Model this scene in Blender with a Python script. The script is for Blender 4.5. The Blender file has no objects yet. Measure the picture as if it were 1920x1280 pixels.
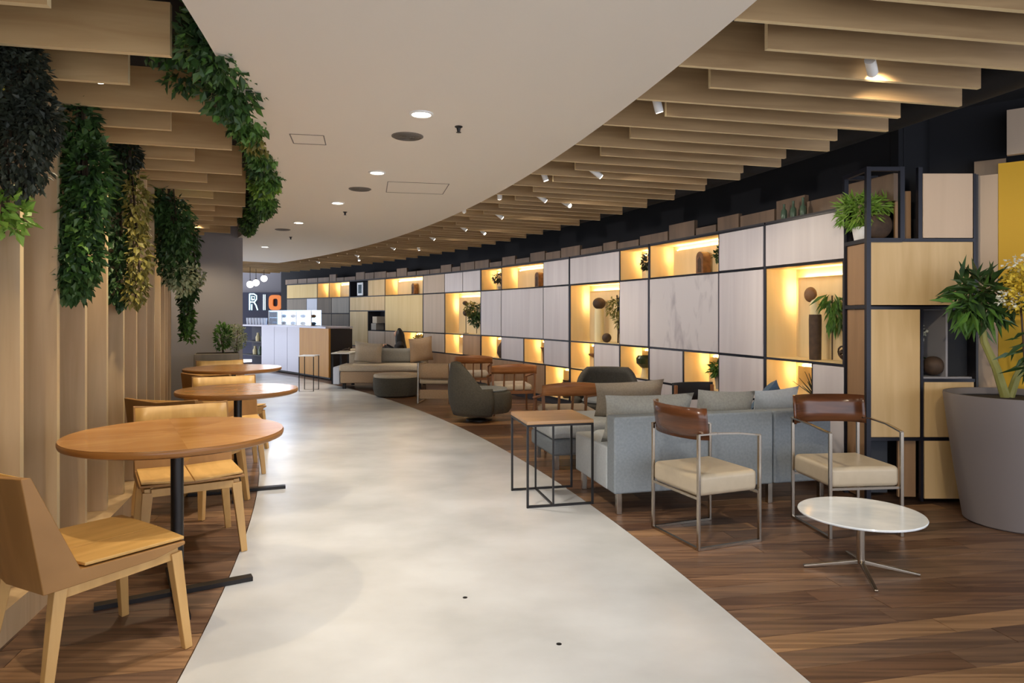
import bpy, math, random
from math import sin, cos, pi, radians, degrees, atan2, hypot, sqrt
from mathutils import Vector, Matrix
random.seed(7)
scn = bpy.context.scene
col = scn.collection

# ------------------------------------------------------------------ camera
F, HZ, H = 1280.0, 587.6, 1.30          # focal length in pixels, horizon row, eye height (1920x1280 frame)
cd = bpy.data.cameras.new('camera'); cam = bpy.data.objects.new('camera', cd); col.objects.link(cam)
cam.location = (0, 0, H); cam.rotation_euler = (pi/2, 0, 0)
cd.sensor_width = 36; cd.lens = 24.0; cd.shift_y = -(640-HZ)/1920
cd.clip_start = .05; cd.clip_end = 100
scn.camera = cam
# ------------------------------------------------------------------ world, exposure
wd = bpy.data.worlds.new('world'); scn.world = wd; wd.use_nodes = True
bg = wd.node_tree.nodes['Background']; bg.inputs[0].default_value = (.86, .90, 1.0, 1); bg.inputs[1].default_value = 2.0
scn.view_settings.view_transform = 'Standard'; scn.view_settings.look = 'None'
scn.view_settings.gamma = 1; scn.view_settings.use_curve_mapping = False
scn.view_settings.exposure = 0.45
DOWN_W, TRACK_W, LED = 88, 40, 34.0      # wattages of the room's lamps and the added spots

# ------------------------------------------------------------------ layout helpers
CX, CY = -23.1, -2.0                     # centre of the concentric arcs the whole lounge follows
R_PATH_IN, R_PATH_OUT, R_CEIL_OUT, R_CEIL_IN = 22.36, 24.55, 24.28, 22.42
R_WALL, R_SLAT_END = 26.45, 25.9
ZC = 2.33
def pol(R, th, z=0.0):
    a = radians(th); return Vector((CX+R*cos(a), CY+R*sin(a), z))
def P(px, py, z=0.0):
    Y = (H-z)*F/(py-HZ); return Vector(((px-960)/F*Y, Y, z))
def D(px, Y, z=0.0): return Vector(((px-960)/F*Y, Y, z))
def thw(px, R=R_WALL):
    t = (px-960)/F; a = t*t+1; b = -2*(CX*t+CY); c = CX*CX+CY*CY-R*R
    Y = (-b+sqrt(b*b-4*a*c))/(2*a); return degrees(atan2(Y-CY, t*Y-CX))
def lin(c):
    return tuple((v/255/12.92 if v/255 <= .04045 else ((v/255+.055)/1.055)**2.4) for v in c)+(1,)

# ------------------------------------------------------------------ materials
MT = {}
def mat(name, c, rough=.5, metal=0, c2=None, kind=None, scale=(1, 1, 1), bump=0, emit=0, trans=0, spec=None, detail=4, lo=.35, hi=.65):
    m = bpy.data.materials.new(name); m.use_nodes = True; nt = m.node_tree; b = nt.nodes['Principled BSDF']
    b.inputs['Base Color'].default_value = lin(c); b.inputs['Roughness'].default_value = rough; b.inputs['Metallic'].default_value = metal
    if spec is not None: b.inputs['Specular IOR Level'].default_value = spec
    if trans: b.inputs['Transmission Weight'].default_value = trans
    if emit:
        b.inputs['Emission Color'].default_value = lin(c); b.inputs['Emission Strength'].default_value = emit
    if c2 is not None:
        tc = nt.nodes.new('ShaderNodeTexCoord'); mp = nt.nodes.new('ShaderNodeMapping'); mp.inputs['Scale'].default_value = scale
        nz = nt.nodes.new('ShaderNodeTexNoise'); nz.inputs['Scale'].default_value = 1; nz.inputs['Detail'].default_value = detail
        if kind == 'wood': nz.inputs['Distortion'].default_value = .6
        rp = nt.nodes.new('ShaderNodeValToRGB'); rp.color_ramp.elements[0].position = lo; rp.color_ramp.elements[1].position = hi
        rp.color_ramp.elements[0].color = lin(c); rp.color_ramp.elements[1].color = lin(c2)
        nt.links.new(tc.outputs['Object'], mp.inputs[0])
        if kind in ('wood', 'leaf'):
            oi = nt.nodes.new('ShaderNodeObjectInfo'); vm = nt.nodes.new('ShaderNodeVectorMath'); vm.operation = 'SCALE'
            vm.inputs[0].default_value = (37, 17, 29); nt.links.new(oi.outputs['Random'], vm.inputs['Scale'])
            nt.links.new(vm.outputs[0], mp.inputs['Location'])
        nt.links.new(mp.outputs[0], nz.inputs['Vector']); nt.links.new(nz.outputs[0], rp.inputs[0])
        nt.links.new(rp.outputs[0], b.inputs['Base Color'])
        if bump:
            bp = nt.nodes.new('ShaderNodeBump'); bp.inputs['Strength'].default_value = bump; bp.inputs['Distance'].default_value = .004
            nt.links.new(nz.outputs[0], bp.inputs['Height']); nt.links.new(bp.outputs[0], b.inputs['Normal'])
    MT[name] = m; return m

mat('concrete', (186, 186, 184), .27, c2=(209, 210, 209), scale=(1.6, 2.0, 1), detail=11, lo=.3, hi=.66)
mat('ceiling_paint', (232, 224, 212), .85)
mat('black_paint', (24, 25, 29), .75)
mat('plenum', (30, 31, 36), .9)
mat('oak_beam', (186, 150, 100), .55, c2=(204, 170, 120), kind='wood', scale=(1.2, 14, 14))
mat('oak_fin', (198, 168, 128), .55, c2=(214, 187, 148), kind='wood', scale=(14, 14, 1.0))
mat('oak_edge', (226, 204, 160), .55)
mat('oak_slat', (152, 122, 84), .5, c2=(178, 148, 106), kind='wood', scale=(1.2, 14, 14))
mat('oak_panel', (206, 172, 118), .5, c2=(222, 190, 138), kind='wood', scale=(10, 10, .9))
mat('oak_brown', (150, 116, 82), .5, c2=(168, 132, 96), kind='wood', scale=(10, 10, .9))
mat('soffit_and_reflection', (118, 98, 80), .35, c2=(138, 114, 92), kind='wood', scale=(8, 8, 1))
mat('panel_white', (206, 198, 198), .42, c2=(216, 209, 208), kind='wood', scale=(9, 9, .5))
mat('panel_stain', (176, 168, 170), .4, c2=(212, 205, 203), kind='wood', scale=(7, 7, 3), lo=.3, hi=.5, detail=9)
mat('panel_beige', (188, 168, 146), .5, c2=(198, 178, 156), kind='wood', scale=(9, 9, .6))
mat('panel_pink', (206, 180, 152), .5, c2=(214, 188, 160), kind='wood', scale=(9, 9, .6))
mat('panel_gold', (222, 192, 128), .5, c2=(230, 202, 140), kind='wood', scale=(9, 9, .6))
mat('panel_grey', (126, 118, 106), .5, c2=(140, 130, 116), kind='wood', scale=(9, 9, .6))
mat('panel_dark', (84, 72, 56), .5, c2=(98, 84, 66), kind='wood', scale=(9, 9, .6))
mat('niche_wood', (224, 202, 152), .55, c2=(232, 210, 164), kind='wood', scale=(8, 8, 1))
mat('frame_black', (30, 31, 42), .35, metal=.3)
mat('frame_dark', (46, 44, 48), .5)
mat('led_warm', (255, 236, 196), emit=LED)
mat('yellow_paint', (226, 178, 40), .6)
mat('grey_paint', (152, 149, 152), .8)
mat('greyblue_back', (66, 70, 78), .8)
mat('navy_wall', (26, 28, 52), .6)
mat('grey_wall', (118, 116, 122), .8)
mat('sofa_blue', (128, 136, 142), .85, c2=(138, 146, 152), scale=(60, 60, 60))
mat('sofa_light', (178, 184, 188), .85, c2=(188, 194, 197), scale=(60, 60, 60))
mat('cushion_grey', (150, 148, 140), .9, c2=(162, 160, 150), scale=(70, 70, 70))
mat('cushion_taupe', (138, 128, 114), .9, c2=(150, 140, 126), scale=(70, 70, 70))
mat('cushion_blue', (78, 98, 118), .9, c2=(88, 108, 128), scale=(70, 70, 70))
mat('linen', (196, 182, 160), .9, c2=(208, 194, 172), scale=(70, 70, 70))
mat('linen_side', (172, 146, 118), .9, c2=(182, 156, 128), scale=(70, 70, 70))
mat('cool_white', (206, 212, 226), .5)
mat('leather_beige', (186, 172, 148), .38, c2=(192, 178, 154), scale=(20, 20, 20))
mat('steel', (176, 166, 152), .25, metal=1)
mat('dark_steel', (52, 50, 50), .4, metal=.8)
mat('walnut_ply', (78, 46, 28), .2, c2=(106, 64, 38), kind='wood', scale=(3, 3, 26))
mat('chair_oak', (196, 152, 84), .45, c2=(214, 170, 100), kind='wood', scale=(3, 16, 3))
mat('chair_oak_leg', (190, 148, 88), .45, c2=(206, 164, 102), kind='wood', scale=(16, 16, 2))
mat('chair_shell', (150, 108, 58), .45, c2=(164, 120, 68), kind='wood', scale=(3, 14, 3))
mat('table_oak', (176, 122, 62), .2, c2=(196, 142, 80), kind='wood', scale=(2, 9, 2))
mat('table_edge', (138, 92, 44), .35)
mat('teak', (150, 92, 50), .4, c2=(184, 124, 74), kind='wood', scale=(3, 3, 30))
mat('teak_leg', (140, 92, 54), .45)
mat('tabletop_tan', (182, 142, 102), .4, c2=(192, 152, 110), kind='wood', scale=(3, 12, 3))
mat('marble', (216, 224, 230), .15, c2=(238, 243, 246), scale=(5, 9, 5), detail=8)
mat('planter_grey', (124, 116, 114), .55)
mat('soil', (48, 38, 30), .95)
mat('dark_felt', (74, 70, 62), .9, c2=(84, 80, 70), scale=(60, 60, 60))
mat('felt_grey', (134, 138, 138), .9, c2=(146, 150, 150), scale=(60, 60, 60))
for i, (a, b_) in enumerate([((90, 65, 50), (124, 94, 71)), ((108, 79, 58), (144, 110, 83)), ((70, 52, 42), (98, 74, 58)), ((98, 75, 60), (130, 100, 77)), ((82, 58, 44), (116, 84, 62)), ((128, 96, 68), (166, 128, 92))]):
    mat('plank%d' % i, a, .38, c2=b_, kind='wood', scale=(1.1, 34, 4), detail=6, lo=.4, hi=.6)
mat('leaf_dark', (40, 66, 34), .5, c2=(66, 98, 44), kind='leaf', scale=(9, 9, 9))
mat('leaf_mid', (62, 100, 40), .5, c2=(96, 136, 56), kind='leaf', scale=(9, 9, 9))
mat('leaf_light', (104, 146, 48), .5, c2=(144, 176, 76), kind='leaf', scale=(9, 9, 9))
mat('leaf_olive', (112, 108, 48), .55, c2=(150, 140, 66), kind='leaf', scale=(9, 9, 9))
mat('leaf_black', (38, 44, 36), .6, c2=(58, 64, 46), kind='leaf', scale=(9, 9, 9))
mat('leaf_sage', (138, 150, 112), .6, c2=(170, 178, 138), kind='leaf', scale=(9, 9, 9))
mat('flower_yellow', (206, 176, 40), .7, c2=(228, 206, 84), kind='leaf', scale=(12, 12, 12))
mat('flower_white', (226, 226, 210), .7)
mat('twig', (74, 58, 42), .8)
mat('cane', (150, 150, 84), .5)
mat('white_enamel', (236, 236, 234), .4)
mat('lamp_glow', (255, 246, 228), emit=14)
mat('globe_glow', (255, 250, 240), emit=5)
mat('grille', (112, 104, 94), .6)
mat('black_skin', (34, 32, 36), .8)
mat('skin', (196, 150, 122), .6)
mat('hair', (22, 19, 18), .5)
mat('trouser', (30, 30, 38), .8)
mat('clay', (108, 74, 44), .6, c2=(134, 94, 58), scale=(20, 20, 20))
mat('clay_dark', (62, 46, 34), .7, c2=(80, 60, 44), scale=(20, 20, 20))
mat('cream_ceramic', (232, 216, 168), .35)
mat('green_glaze', (52, 60, 34), .25)
mat('pot_grey', (160, 152, 140), .6)
mat('glass', (226, 238, 250), .05, trans=.9)
mat('case_glow', (200, 226, 255), emit=2.2)
mat('cool_tube', (190, 214, 255), emit=6)
mat('neon_white', (190, 225, 235), emit=1.6)
mat('sign_orange', (214, 118, 48), .4, emit=.35)
mat('counter_white', (222, 222, 236), .35)
mat('counter_wood', (190, 134, 58), .45, c2=(200, 146, 68), kind='wood', scale=(8, 8, .8))
mat('teal_print', (58, 84, 92), .5, c2=(40, 54, 66), scale=(3, 3, 12))
mat('bottle_glass', (90, 110, 90), .1)
mat('magazine', (200, 196, 188), .5)
mat('pale_green', (150, 172, 112), .2)

# ------------------------------------------------------------------ mesh builder
class MB:
    def __init__(s): s.v = []; s.f = []; s.fm = []; s.mi = 0
    def add(s, vs, fs):
        o = len(s.v); s.v += [tuple(v) for v in vs]
        for f in fs: s.f.append(tuple(i+o for i in f)); s.fm.append(s.mi)
        return s
    def hexa(s, p):                      # p: 4 bottom (ccw) + 4 top
        return s.add(p, [(3, 2, 1, 0), (4, 5, 6, 7), (0, 1, 5, 4), (1, 2, 6, 5), (2, 3, 7, 6), (3, 0, 4, 7)])
    def box(s, c, d, rz=0, ry=0):
        x, y, z = d[0]/2, d[1]/2, d[2]/2
        pts = [(-x, -y, -z), (x, -y, -z), (x, y, -z), (-x, y, -z), (-x, -y, z), (x, -y, z), (x, y, z), (-x, y, z)]
        M = Matrix.Translation(c) @ Matrix.Rotation(rz, 4, 'Z') @ Matrix.Rotation(ry, 4, 'Y')
        return s.hexa([M @ Vector(p) for p in pts])
    def bar(s, a, b, w, h, up=(0, 0, 1), w2=None, h2=None):
        a, b = Vector(a), Vector(b); d = (b-a).normalized(); u = Vector(up)
        if abs(d.dot(u)) > .98: u = Vector((1, 0, 0))
        sd = d.cross(u).normalized(); u = sd.cross(d).normalized()
        w2 = w if w2 is None else w2; h2 = h if h2 is None else h2
        q = lambda p, W, Hh: [p-sd*W/2-u*Hh/2, p+sd*W/2-u*Hh/2, p+sd*W/2+u*Hh/2, p-sd*W/2+u*Hh/2]
        return s.hexa(q(a, w, h)+q(b, w2, h2))
    def tube(s, pts, r, seg=8, closed=False, rs=None):
        pts = [Vector(p) for p in pts]; n = len(pts); vs = []; fs = []; pu = None
        for i, p in enumerate(pts):
            if closed: t = pts[(i+1) % n]-pts[i-1]
            else: t = pts[min(i+1, n-1)]-pts[max(i-1, 0)]
            t.normalize()
            u = Vector((0, 0, 1)) if abs(t.z) < .9 else Vector((1, 0, 0))
            if pu is not None and (pu-t*pu.dot(t)).length > .2: u = pu
            u = (u-t*u.dot(t)).normalized(); pu = u; w = t.cross(u); rr = rs[i] if rs else r
            for k in range(seg):
                a = 2*pi*k/seg; vs.append(p+u*cos(a)*rr+w*sin(a)*rr)
        m = n if closed else n-1
        for i in range(m):
            for k in range(seg):
                a, b = i*seg+k, i*seg+(k+1) % seg; c, d = ((i+1) % n)*seg+(k+1) % seg, ((i+1) % n)*seg+k
                fs.append((a, b, c, d))
        if not closed:
            fs.append(tuple(range(seg-1, -1, -1))); fs.append(tuple((n-1)*seg+k for k in range(seg)))
        return s.add(vs, fs)
    def lathe(s, prof, c=(0, 0, 0), seg=24, sx=1, sy=1, cap=True):
        vs = []; fs = []; n = len(prof)
        for r, z in prof:
            for k in range(seg):
                a = 2*pi*k/seg; vs.append((c[0]+r*cos(a)*sx, c[1]+r*sin(a)*sy, c[2]+z))
        for i in range(n-1):
            for k in range(seg):
                fs.append((i*seg+k, i*seg+(k+1) % seg, (i+1)*seg+(k+1) % seg, (i+1)*seg+k))
        if cap:
            fs.append(tuple(range(seg-1, -1, -1))); fs.append(tuple((n-1)*seg+k for k in range(seg)))
        return s.add(vs, fs)
    def ball(s, c, r, sx=1, sy=1, sz=1, seg=16, rings=10):
        return s.lathe([(max(r*sin(pi*i/rings), 1e-4), -r*cos(pi*i/rings)*sz) for i in range(rings+1)], c, seg, sx, sy)
    def prism(s, poly, y0, y1):          # poly in (x,z), extruded along y
        n = len(poly); vs = [(x, y0, z) for x, z in poly]+[(x, y1, z) for x, z in poly]
        return s.add(vs, [tuple(range(n)), tuple(range(2*n-1, n-1, -1))]+[(i, i+n, (i+1) % n+n, (i+1) % n) for i in range(n)])
    def grid(s, fn, nu, nv, thick=None, closed_u=False):
        vs = [fn(i/nu, j/nv) for j in range(nv+1) for i in range(nu+1)]
        return s.add(vs, [(j*(nu+1)+i, j*(nu+1)+i+1, (j+1)*(nu+1)+i+1, (j+1)*(nu+1)+i) for j in range(nv) for i in range(nu)])
    def build(s, name, m, parent=None, smooth=False, bevel=0, seg=2, loc=None, rz=0, solid=0, sub=0):
        me = bpy.data.meshes.new(name); me.from_pydata(s.v, [], s.f)
        for mm in (m if isinstance(m, (list, tuple)) else [m]): me.materials.append(MT[mm])
        if any(s.fm): me.polygons.foreach_set('material_index', s.fm)
        if smooth or bevel: me.polygons.foreach_set('use_smooth', [True]*len(me.polygons))
        me.update()
        o = bpy.data.objects.new(name, me); col.objects.link(o)
        if parent: o.parent = parent
        if loc is not None: o.location = loc
        o.rotation_euler.z = rz
        if solid:
            md = o.modifiers.new('solid', 'SOLIDIFY'); md.thickness = solid; md.offset = 0
        if sub:
            md = o.modifiers.new('sub', 'SUBSURF'); md.levels = sub; md.render_levels = sub
        if bevel:
            md = o.modifiers.new('bevel', 'BEVEL'); md.width = bevel; md.segments = seg; md.limit_method = 'ANGLE'; md.angle_limit = radians(40)
            w = o.modifiers.new('wn', 'WEIGHTED_NORMAL'); w.keep_sharp = False
        elif smooth and smooth != 'all':
            me.set_sharp_from_angle(angle=radians(38))
        return o
def tag(o, label, cat=None, group=None, kind=None):
    o['label'] = label
    if cat: o['category'] = cat
    if group: o['group'] = group
    if kind: o['kind'] = kind
    return o
def struct(o, label=None):
    o['kind'] = 'structure'
    if label: o['label'] = label
    return o
def thing(name, label, cat, loc=(0, 0, 0), rz=0, group=None):
    o = bpy.data.objects.new(name, None); col.objects.link(o); o.empty_display_size = .1
    o.location = loc; o.rotation_euler.z = rz; tag(o, label, cat, group); return o
def copy_tree(o, parent=None, loc=None, rz=None, label=None, group=None):
    c = o.copy(); col.objects.link(c); c.parent = parent
    if loc is not None: c.location = loc
    if rz is not None: c.rotation_euler.z = rz
    if label: c['label'] = label
    if group: c['group'] = group
    for ch in list(o.children): copy_tree(ch, c)
    return c
def lamp(name, kind, loc, power, color, parent=None, target=None, size=.05, spot=None, blend=.6, sx=None, sy=None):
    ld = bpy.data.lights.new(name, kind); ld.energy = power; ld.color = color
    if kind == 'SPOT': ld.spot_size = radians(spot); ld.spot_blend = blend; ld.shadow_soft_size = size
    elif kind == 'POINT': ld.shadow_soft_size = size
    elif kind == 'AREA':
        ld.shape = 'RECTANGLE'; ld.size = sx; ld.size_y = sy
    o = bpy.data.objects.new(name, ld); col.objects.link(o); o.location = loc
    if target is not None: o.rotation_euler = (Vector(target)-Vector(loc)).to_track_quat('-Z', 'Y').to_euler()
    if parent: o.parent = parent; o.matrix_parent_inverse = parent.matrix_world.inverted()
    return o
def arc_slab(r0, r1, t0, t1, z0, z1, n):
    m = MB(); vs = []
    for i in range(n+1):
        t = t0+(t1-t0)*i/n
        vs += [pol(r0, t, z0), pol(r1, t, z0), pol(r1, t, z1), pol(r0, t, z1)]
    fs = [(0, 1, 2, 3)[::-1] if False else (0, 1, 2, 3), (n*4+3, n*4+2, n*4+1, n*4)]
    for i in range(n):
        a = i*4; b = a+4
        for k in range(4): fs.append((a+k, b+k, b+(k+1) % 4, a+(k+1) % 4))
    return m.add(vs, fs)

# ================================================================== STRUCTURE
T0, T1 = 0, 52
# --- floors
struct(arc_slab(R_PATH_IN, R_PATH_OUT, T0, T1, -.06, 0, 70).build('floor', 'concrete'), 'polished pale concrete floor path curving through the lounge')
fr = struct(arc_slab(R_PATH_OUT, 30.5, T0, T1, -.06, -.0125, 50).build('floor_right', 'plank2'), 'dark wood plank floor under the sofas')
fl = struct(arc_slab(18.5, R_PATH_IN, T0, T1, -.06, -.0125, 50).build('floor_left', 'plank2'), 'dark wood plank floor under the round tables')
PA = radians(12); U = Vector((cos(PA), sin(PA), 0)); V = Vector((-sin(PA), cos(PA), 0))
CU = CX*U.x+CY*U.y; CV = CX*V.x+CY*V.y
def u_at(v, R):
    q = R*R-(v-CV)**2
    return CU+sqrt(q) if q > 0 else None
def lay(parent, ra, rb, v0, v1, w, nmax, rnd):
    v = v0; n = 0
    while v < v1 and n < nmax:
        a0, a1 = u_at(v, ra), u_at(v+w, ra); b0, b1 = u_at(v, rb), u_at(v+w, rb)
        if None in (a0, a1, b0, b1): break
        L = max(b0-a0, b1-a1); cuts = [0]
        x = rnd.uniform(.35, 1.1)
        while x < L-.3: cuts.append(x); x += rnd.uniform(.7, 1.5)
        cuts.append(None)
        for i in range(len(cuts)-1):
            s0 = (a0+.002, a1+.002) if i == 0 else (a0+cuts[i]+.001,)*2
            e = (b0-.001, b1-.001) if cuts[i+1] is None else (a0+cuts[i+1]-.001,)*2
            if e[0]-s0[0] < .05 or e[1]-s0[1] < .05: continue
            g = .0012; q = [(s0[0], v+g), (e[0], v+g), (e[1], v+w-g), (s0[1], v+w-g)]
            dz = rnd.uniform(-.0006, .0006)
            c0 = U*((q[0][0]+q[1][0])/2)+V*(v+w/2)
            m = MB(); m.hexa([U*a+V*b+Vector((0, 0, -.012))-c0 for a, b in q]+[U*a+V*b+Vector((0, 0, dz))-c0 for a, b in q])
            o = m.build('plank', 'plank%d' % rnd.choice([0, 0, 1, 2, 3, 3, 4, 5]), parent, loc=c0); n += 1
        v += w
rp = random.Random(3)
lay(fr, R_PATH_OUT, 27.6, 1.6, 11.2, .125, 290, rp)
lay(fl, 21.0, R_PATH_IN-.004, 2.0, 9.2, .14, 200, rp)

# --- ceilings
struct(arc_slab(R_CEIL_IN, R_CEIL_OUT, T0, 41, ZC, ZC+.06, 60).build('ceiling', 'ceiling_paint'), 'plain off-white curved ceiling over the path')
cr = struct(arc_slab(R_CEIL_OUT, 30.5, T0, T1, 2.78, 2.84, 50).build('ceiling_right', 'plenum'), 'black open ceiling above the wooden slats')
cl = struct(arc_slab(18.5, R_CEIL_IN, T0, T1, 2.68, 2.74, 50).build('ceiling_left', 'plenum'), 'dark ceiling above the wooden beams')
struct(arc_slab(R_CEIL_IN, R_CEIL_OUT, 41, T1, 2.78, 2.84, 12).build('trim_1', 'plenum'), 'dark ceiling over the bar end')
struct(arc_slab(R_CEIL_OUT-.02, R_CEIL_OUT, T0, 41, ZC+.06, 2.78, 60).build('trim_2', 'ceiling_paint'), 'upstand edge of the white ceiling')
struct(arc_slab(R_CEIL_IN, R_CEIL_IN+.02, T0, 41, ZC+.06, 2.68, 60).build('trim_3', 'ceiling_paint'), 'upstand edge of the white ceiling by the plants')
def radial_board(name, m, parent, th, r0, r1, z0, z1, t, edge=True, e='oak_edge'):
    """upright board along the radius; its lower and end edges carry a pale edge band"""
    rm = (r0+r1)/2; L = r1-r0; hh = z1-z0; b = MB()
    b.box((0, 0, hh/2), (L, t, hh))
    if edge:
        b.fm = [1, 0, 0, 1, 0, 1]        # bottom, top, -y, +x, +y, -x
    return b.build(name, [m, e] if edge else m, parent, loc=pol(rm, th, z0), rz=radians(th))
th = 2.4; k = 0
while th < 50:
    if th < 40:
        r0 = R_CEIL_OUT+.005 if k % 2 else 24.54
    else: r0 = 22.6 if k % 2 else 22.9
    r1 = R_SLAT_END-(.14 if k % 2 else 0)
    radial_board('slat', 'oak_slat', cr, th, r0, r1, ZC+(.0 if k % 2 else .0), 2.53, .022)
    th += .535; k += 1
# --- left wall of fins with beams overhead
wl = struct(arc_slab(20.9, 21.0, T0, 34, 0, 2.68, 40).build('wall_left', 'greyblue_back'), 'dark wall behind the upright wooden fins')
struct(arc_slab(21.25, 21.62, 3, 30, 0, .13, 40).build('baseboard_left', 'oak_fin'), 'low wooden plinth under the fins')
BTH = [12.23+1.03*i for i in range(-8, 18)]
for i, t in enumerate(BTH):
    longb = (i-8) % 2 == 0
    radial_board('beam', 'oak_beam', cl, t, 21.36, 22.25 if longb else 21.98, 2.32, 2.53, .03)
    radial_board('fin', 'oak_fin', wl, t, 21.33, 21.56, .131, 2.319, .034)
# grey end wall
b = MB(); b.box((0, 0, 1.33), (1.6, .3, 2.66)); struct(b.build('wall_end', 'grey_paint', loc=pol(21.68, 30.6), rz=radians(30.2)), 'plain grey end wall behind the potted greenery')
# --- right dark wall behind cabinets
wr = struct(arc_slab(26.95, 27.1, 15.2, T1, -.05, 2.78, 50).build('wall_right', 'plenum'), 'black wall behind the display cabinets')
rs = random.Random(11)
t = 14.6
while t < 50:
    dt = rs.uniform(.7, 1.3); hh = rs.choice([.1, .13, .16, .19])
    a, c = pol(26.62, t+.03), pol(26.62, t+dt-.03); mid = (a+c)/2
    b = MB(); b.box((0, 0, hh/2), (.04, (c-a).length, hh))
    b.build('panel', 'soffit_and_reflection', wr, loc=(mid.x, mid.y, 2.081), rz=radians(t+dt/2)); t += dt  # mirrored slat ends above the cabinets, built as brown boxes
m = MB(); m.tube([pol(26.3, tt, 2.56) for tt in range(6, 50, 2)], .1, 10)
tag(m.build('air_duct', 'black_paint', smooth=True), 'black round air duct running above the display cabinets', 'duct')
# back walls
b = MB(); b.box((-8, 19.6, 1.4), (16, .2, 2.8)); struct(b.build('wall_back', 'grey_wall'), 'grey wall behind the bar')
b = MB(); b.box((-7.7, 19.45, .95), (5.0, .08, 1.9)); struct(b.build('wall_bar', 'navy_wall'), 'navy panel behind the bar with a lit sign')

# ================================================================== DISPLAY CABINETS ALONG THE RIGHT WALL
ZA, ZB, ZCc, ZD, ZE = 2.06, 1.69, .92, .55, .10
PM = dict(p='panel_white', s='panel_stain', w='oak_panel', b='panel_beige', d='panel_dark', g='panel_grey', y='panel_gold', k='oak_brown', c='cool_white')
def wall_pt(px, z, dep=0.0):
    t = thw(px); return pol(R_WALL+dep, t, z)
def cell_frame(pa, pb):
    ta, tb = thw(pa), thw(pb); a, c = pol(R_WALL, ta), pol(R_WALL, tb)
    mid = (a+c)/2; return mid, radians((ta+tb)/2), (a-c).length
def cabinet(label, cells, px0, px1):
    mid, rz, _ = cell_frame(px0, px1)
    root = thing('display_cabinet', label, 'cabinet', mid, rz, None)
    inv = (Matrix.Translation(mid) @ Matrix.Rotation(rz, 4, 'Z')).inverted()
    fb = MB(); g = .011
    for pa, pb, z0, z1, kd in cells:
        c, r, w = cell_frame(pa, pb); lc = inv @ c; lr = r-rz
        def L(x, y, z, lc=lc, lr=lr): return (lc.x+x*cos(lr)-y*sin(lr), lc.y+x*sin(lr)+y*cos(lr), z)
        hh = z1-z0
        # frame bars round the cell
        for zz in (z0, z1): fb.box(L(.011, 0, zz), (.022, w, .016), lr)
        for yy in (-w/2, w/2): fb.box(L(.011, yy, (z0+z1)/2), (.022, .016, hh), lr)
        if kd in PM:
            m = MB(); m.box((0, 0, 0), (.02, w-2*g, hh-2*g))
            m.build('panel', PM[kd], root, bevel=.003, seg=1, loc=L(.004, 0, (z0+z1)/2), rz=lr)
        else:
            dp = .30; W2, H2 = (w-.02)/2, (hh-.02)/2; m = MB()
            q = lambda x: [(x, -W2, -H2), (x, W2, -H2), (x, W2, H2), (x, -W2, H2)]
            m.add(q(0)+q(dp), [(7, 6, 5, 4), (0, 1, 5, 4), (1, 2, 6, 5), (2, 3, 7, 6), (3, 0, 4, 7)])
            lit = kd.startswith('n')
            no = m.build('niche', 'niche_wood' if lit else 'frame_dark', root, loc=L(.006, 0, (z0+z1)/2), rz=lr)
            if lit:                       # a false back panel with LED strips hidden behind its top and far edge
                iy, iz = min(.09, W2*.35), min(.075, H2*.3)
                e = MB(); e.box((dp-.05, -iy/2, -iz/2), (.012, 2*W2-iy-.004, 2*H2-iz-.004)); e.build('back_panel', 'niche_wood', no)
                e = MB(); e.box((dp-.022, -iy/2, H2-iz-.025), (.014, 2*W2-iy-.05, .016)); e.build('led_strip', 'led_warm', no)
                e = MB(); e.box((dp-.022, W2-iy-.03, H2*.45), (.012, .012, H2*.6)); e.build('led_strip', 'led_warm', no)
    fb.build('frame', 'frame_black', root)
    c, r, w = cell_frame(px0, px1)
    m = MB(); m.box((.17, 0, ZA+.012), (.34, w-.004, .014)); m.build('top_board', 'frame_dark', root)
    m = MB(); m.box((.19, 0, .05), (.3, w-.004, .098)); m.build('plinth', 'frame_dark', root)
    return root
cabinet('white panelled display cabinet beside the black framed shelf tower', [
    (1435, 1585, ZB, ZA, 'p'), (1435, 1585, ZCc, ZB, 'n'), (1435, 1523, ZD, ZCc, 'n'), (1523, 1585, ZD, ZCc, 'p'),
    (1435, 1510, ZE, ZD, 'p'), (1510, 1585, ZE, ZD, 'p')], 1435, 1585)
cabinet('white panelled display cabinet with a weathered stained panel', [
    (1348, 1433, ZB, ZA, 'p'), (1218, 1348, ZB, ZA, 'n'), (1348, 1433, ZCc, ZB, 'p'), (1218, 1348, ZCc, ZB, 's'),
    (1348, 1433, ZD, ZCc, 'p'), (1281, 1348, ZD, ZCc, 'n'), (1218, 1281, ZD, ZCc, 'p'), (1348, 1433, ZE, ZD, 'p'), (1218, 1348, ZE, ZD, 'p')], 1218, 1433)
cabinet('white panelled display cabinet with dried branches in its tall lit niche', [
    (1162, 1216, ZB, ZA, 'n'), (1069, 1162, ZB, ZA, 'p'), (1162, 1216, ZCc, ZB, 'p'), (1069, 1162, ZCc, ZB, 'n'),
    (1162, 1216, ZD, ZCc, 'n'), (1114, 1162, ZD, ZCc, 'p'), (1069, 1114, ZD, ZCc, 'n'), (1069, 1114, ZE, ZD, 'n'), (1114, 1216, ZE, ZD, 'p')], 1069, 1216)
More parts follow.
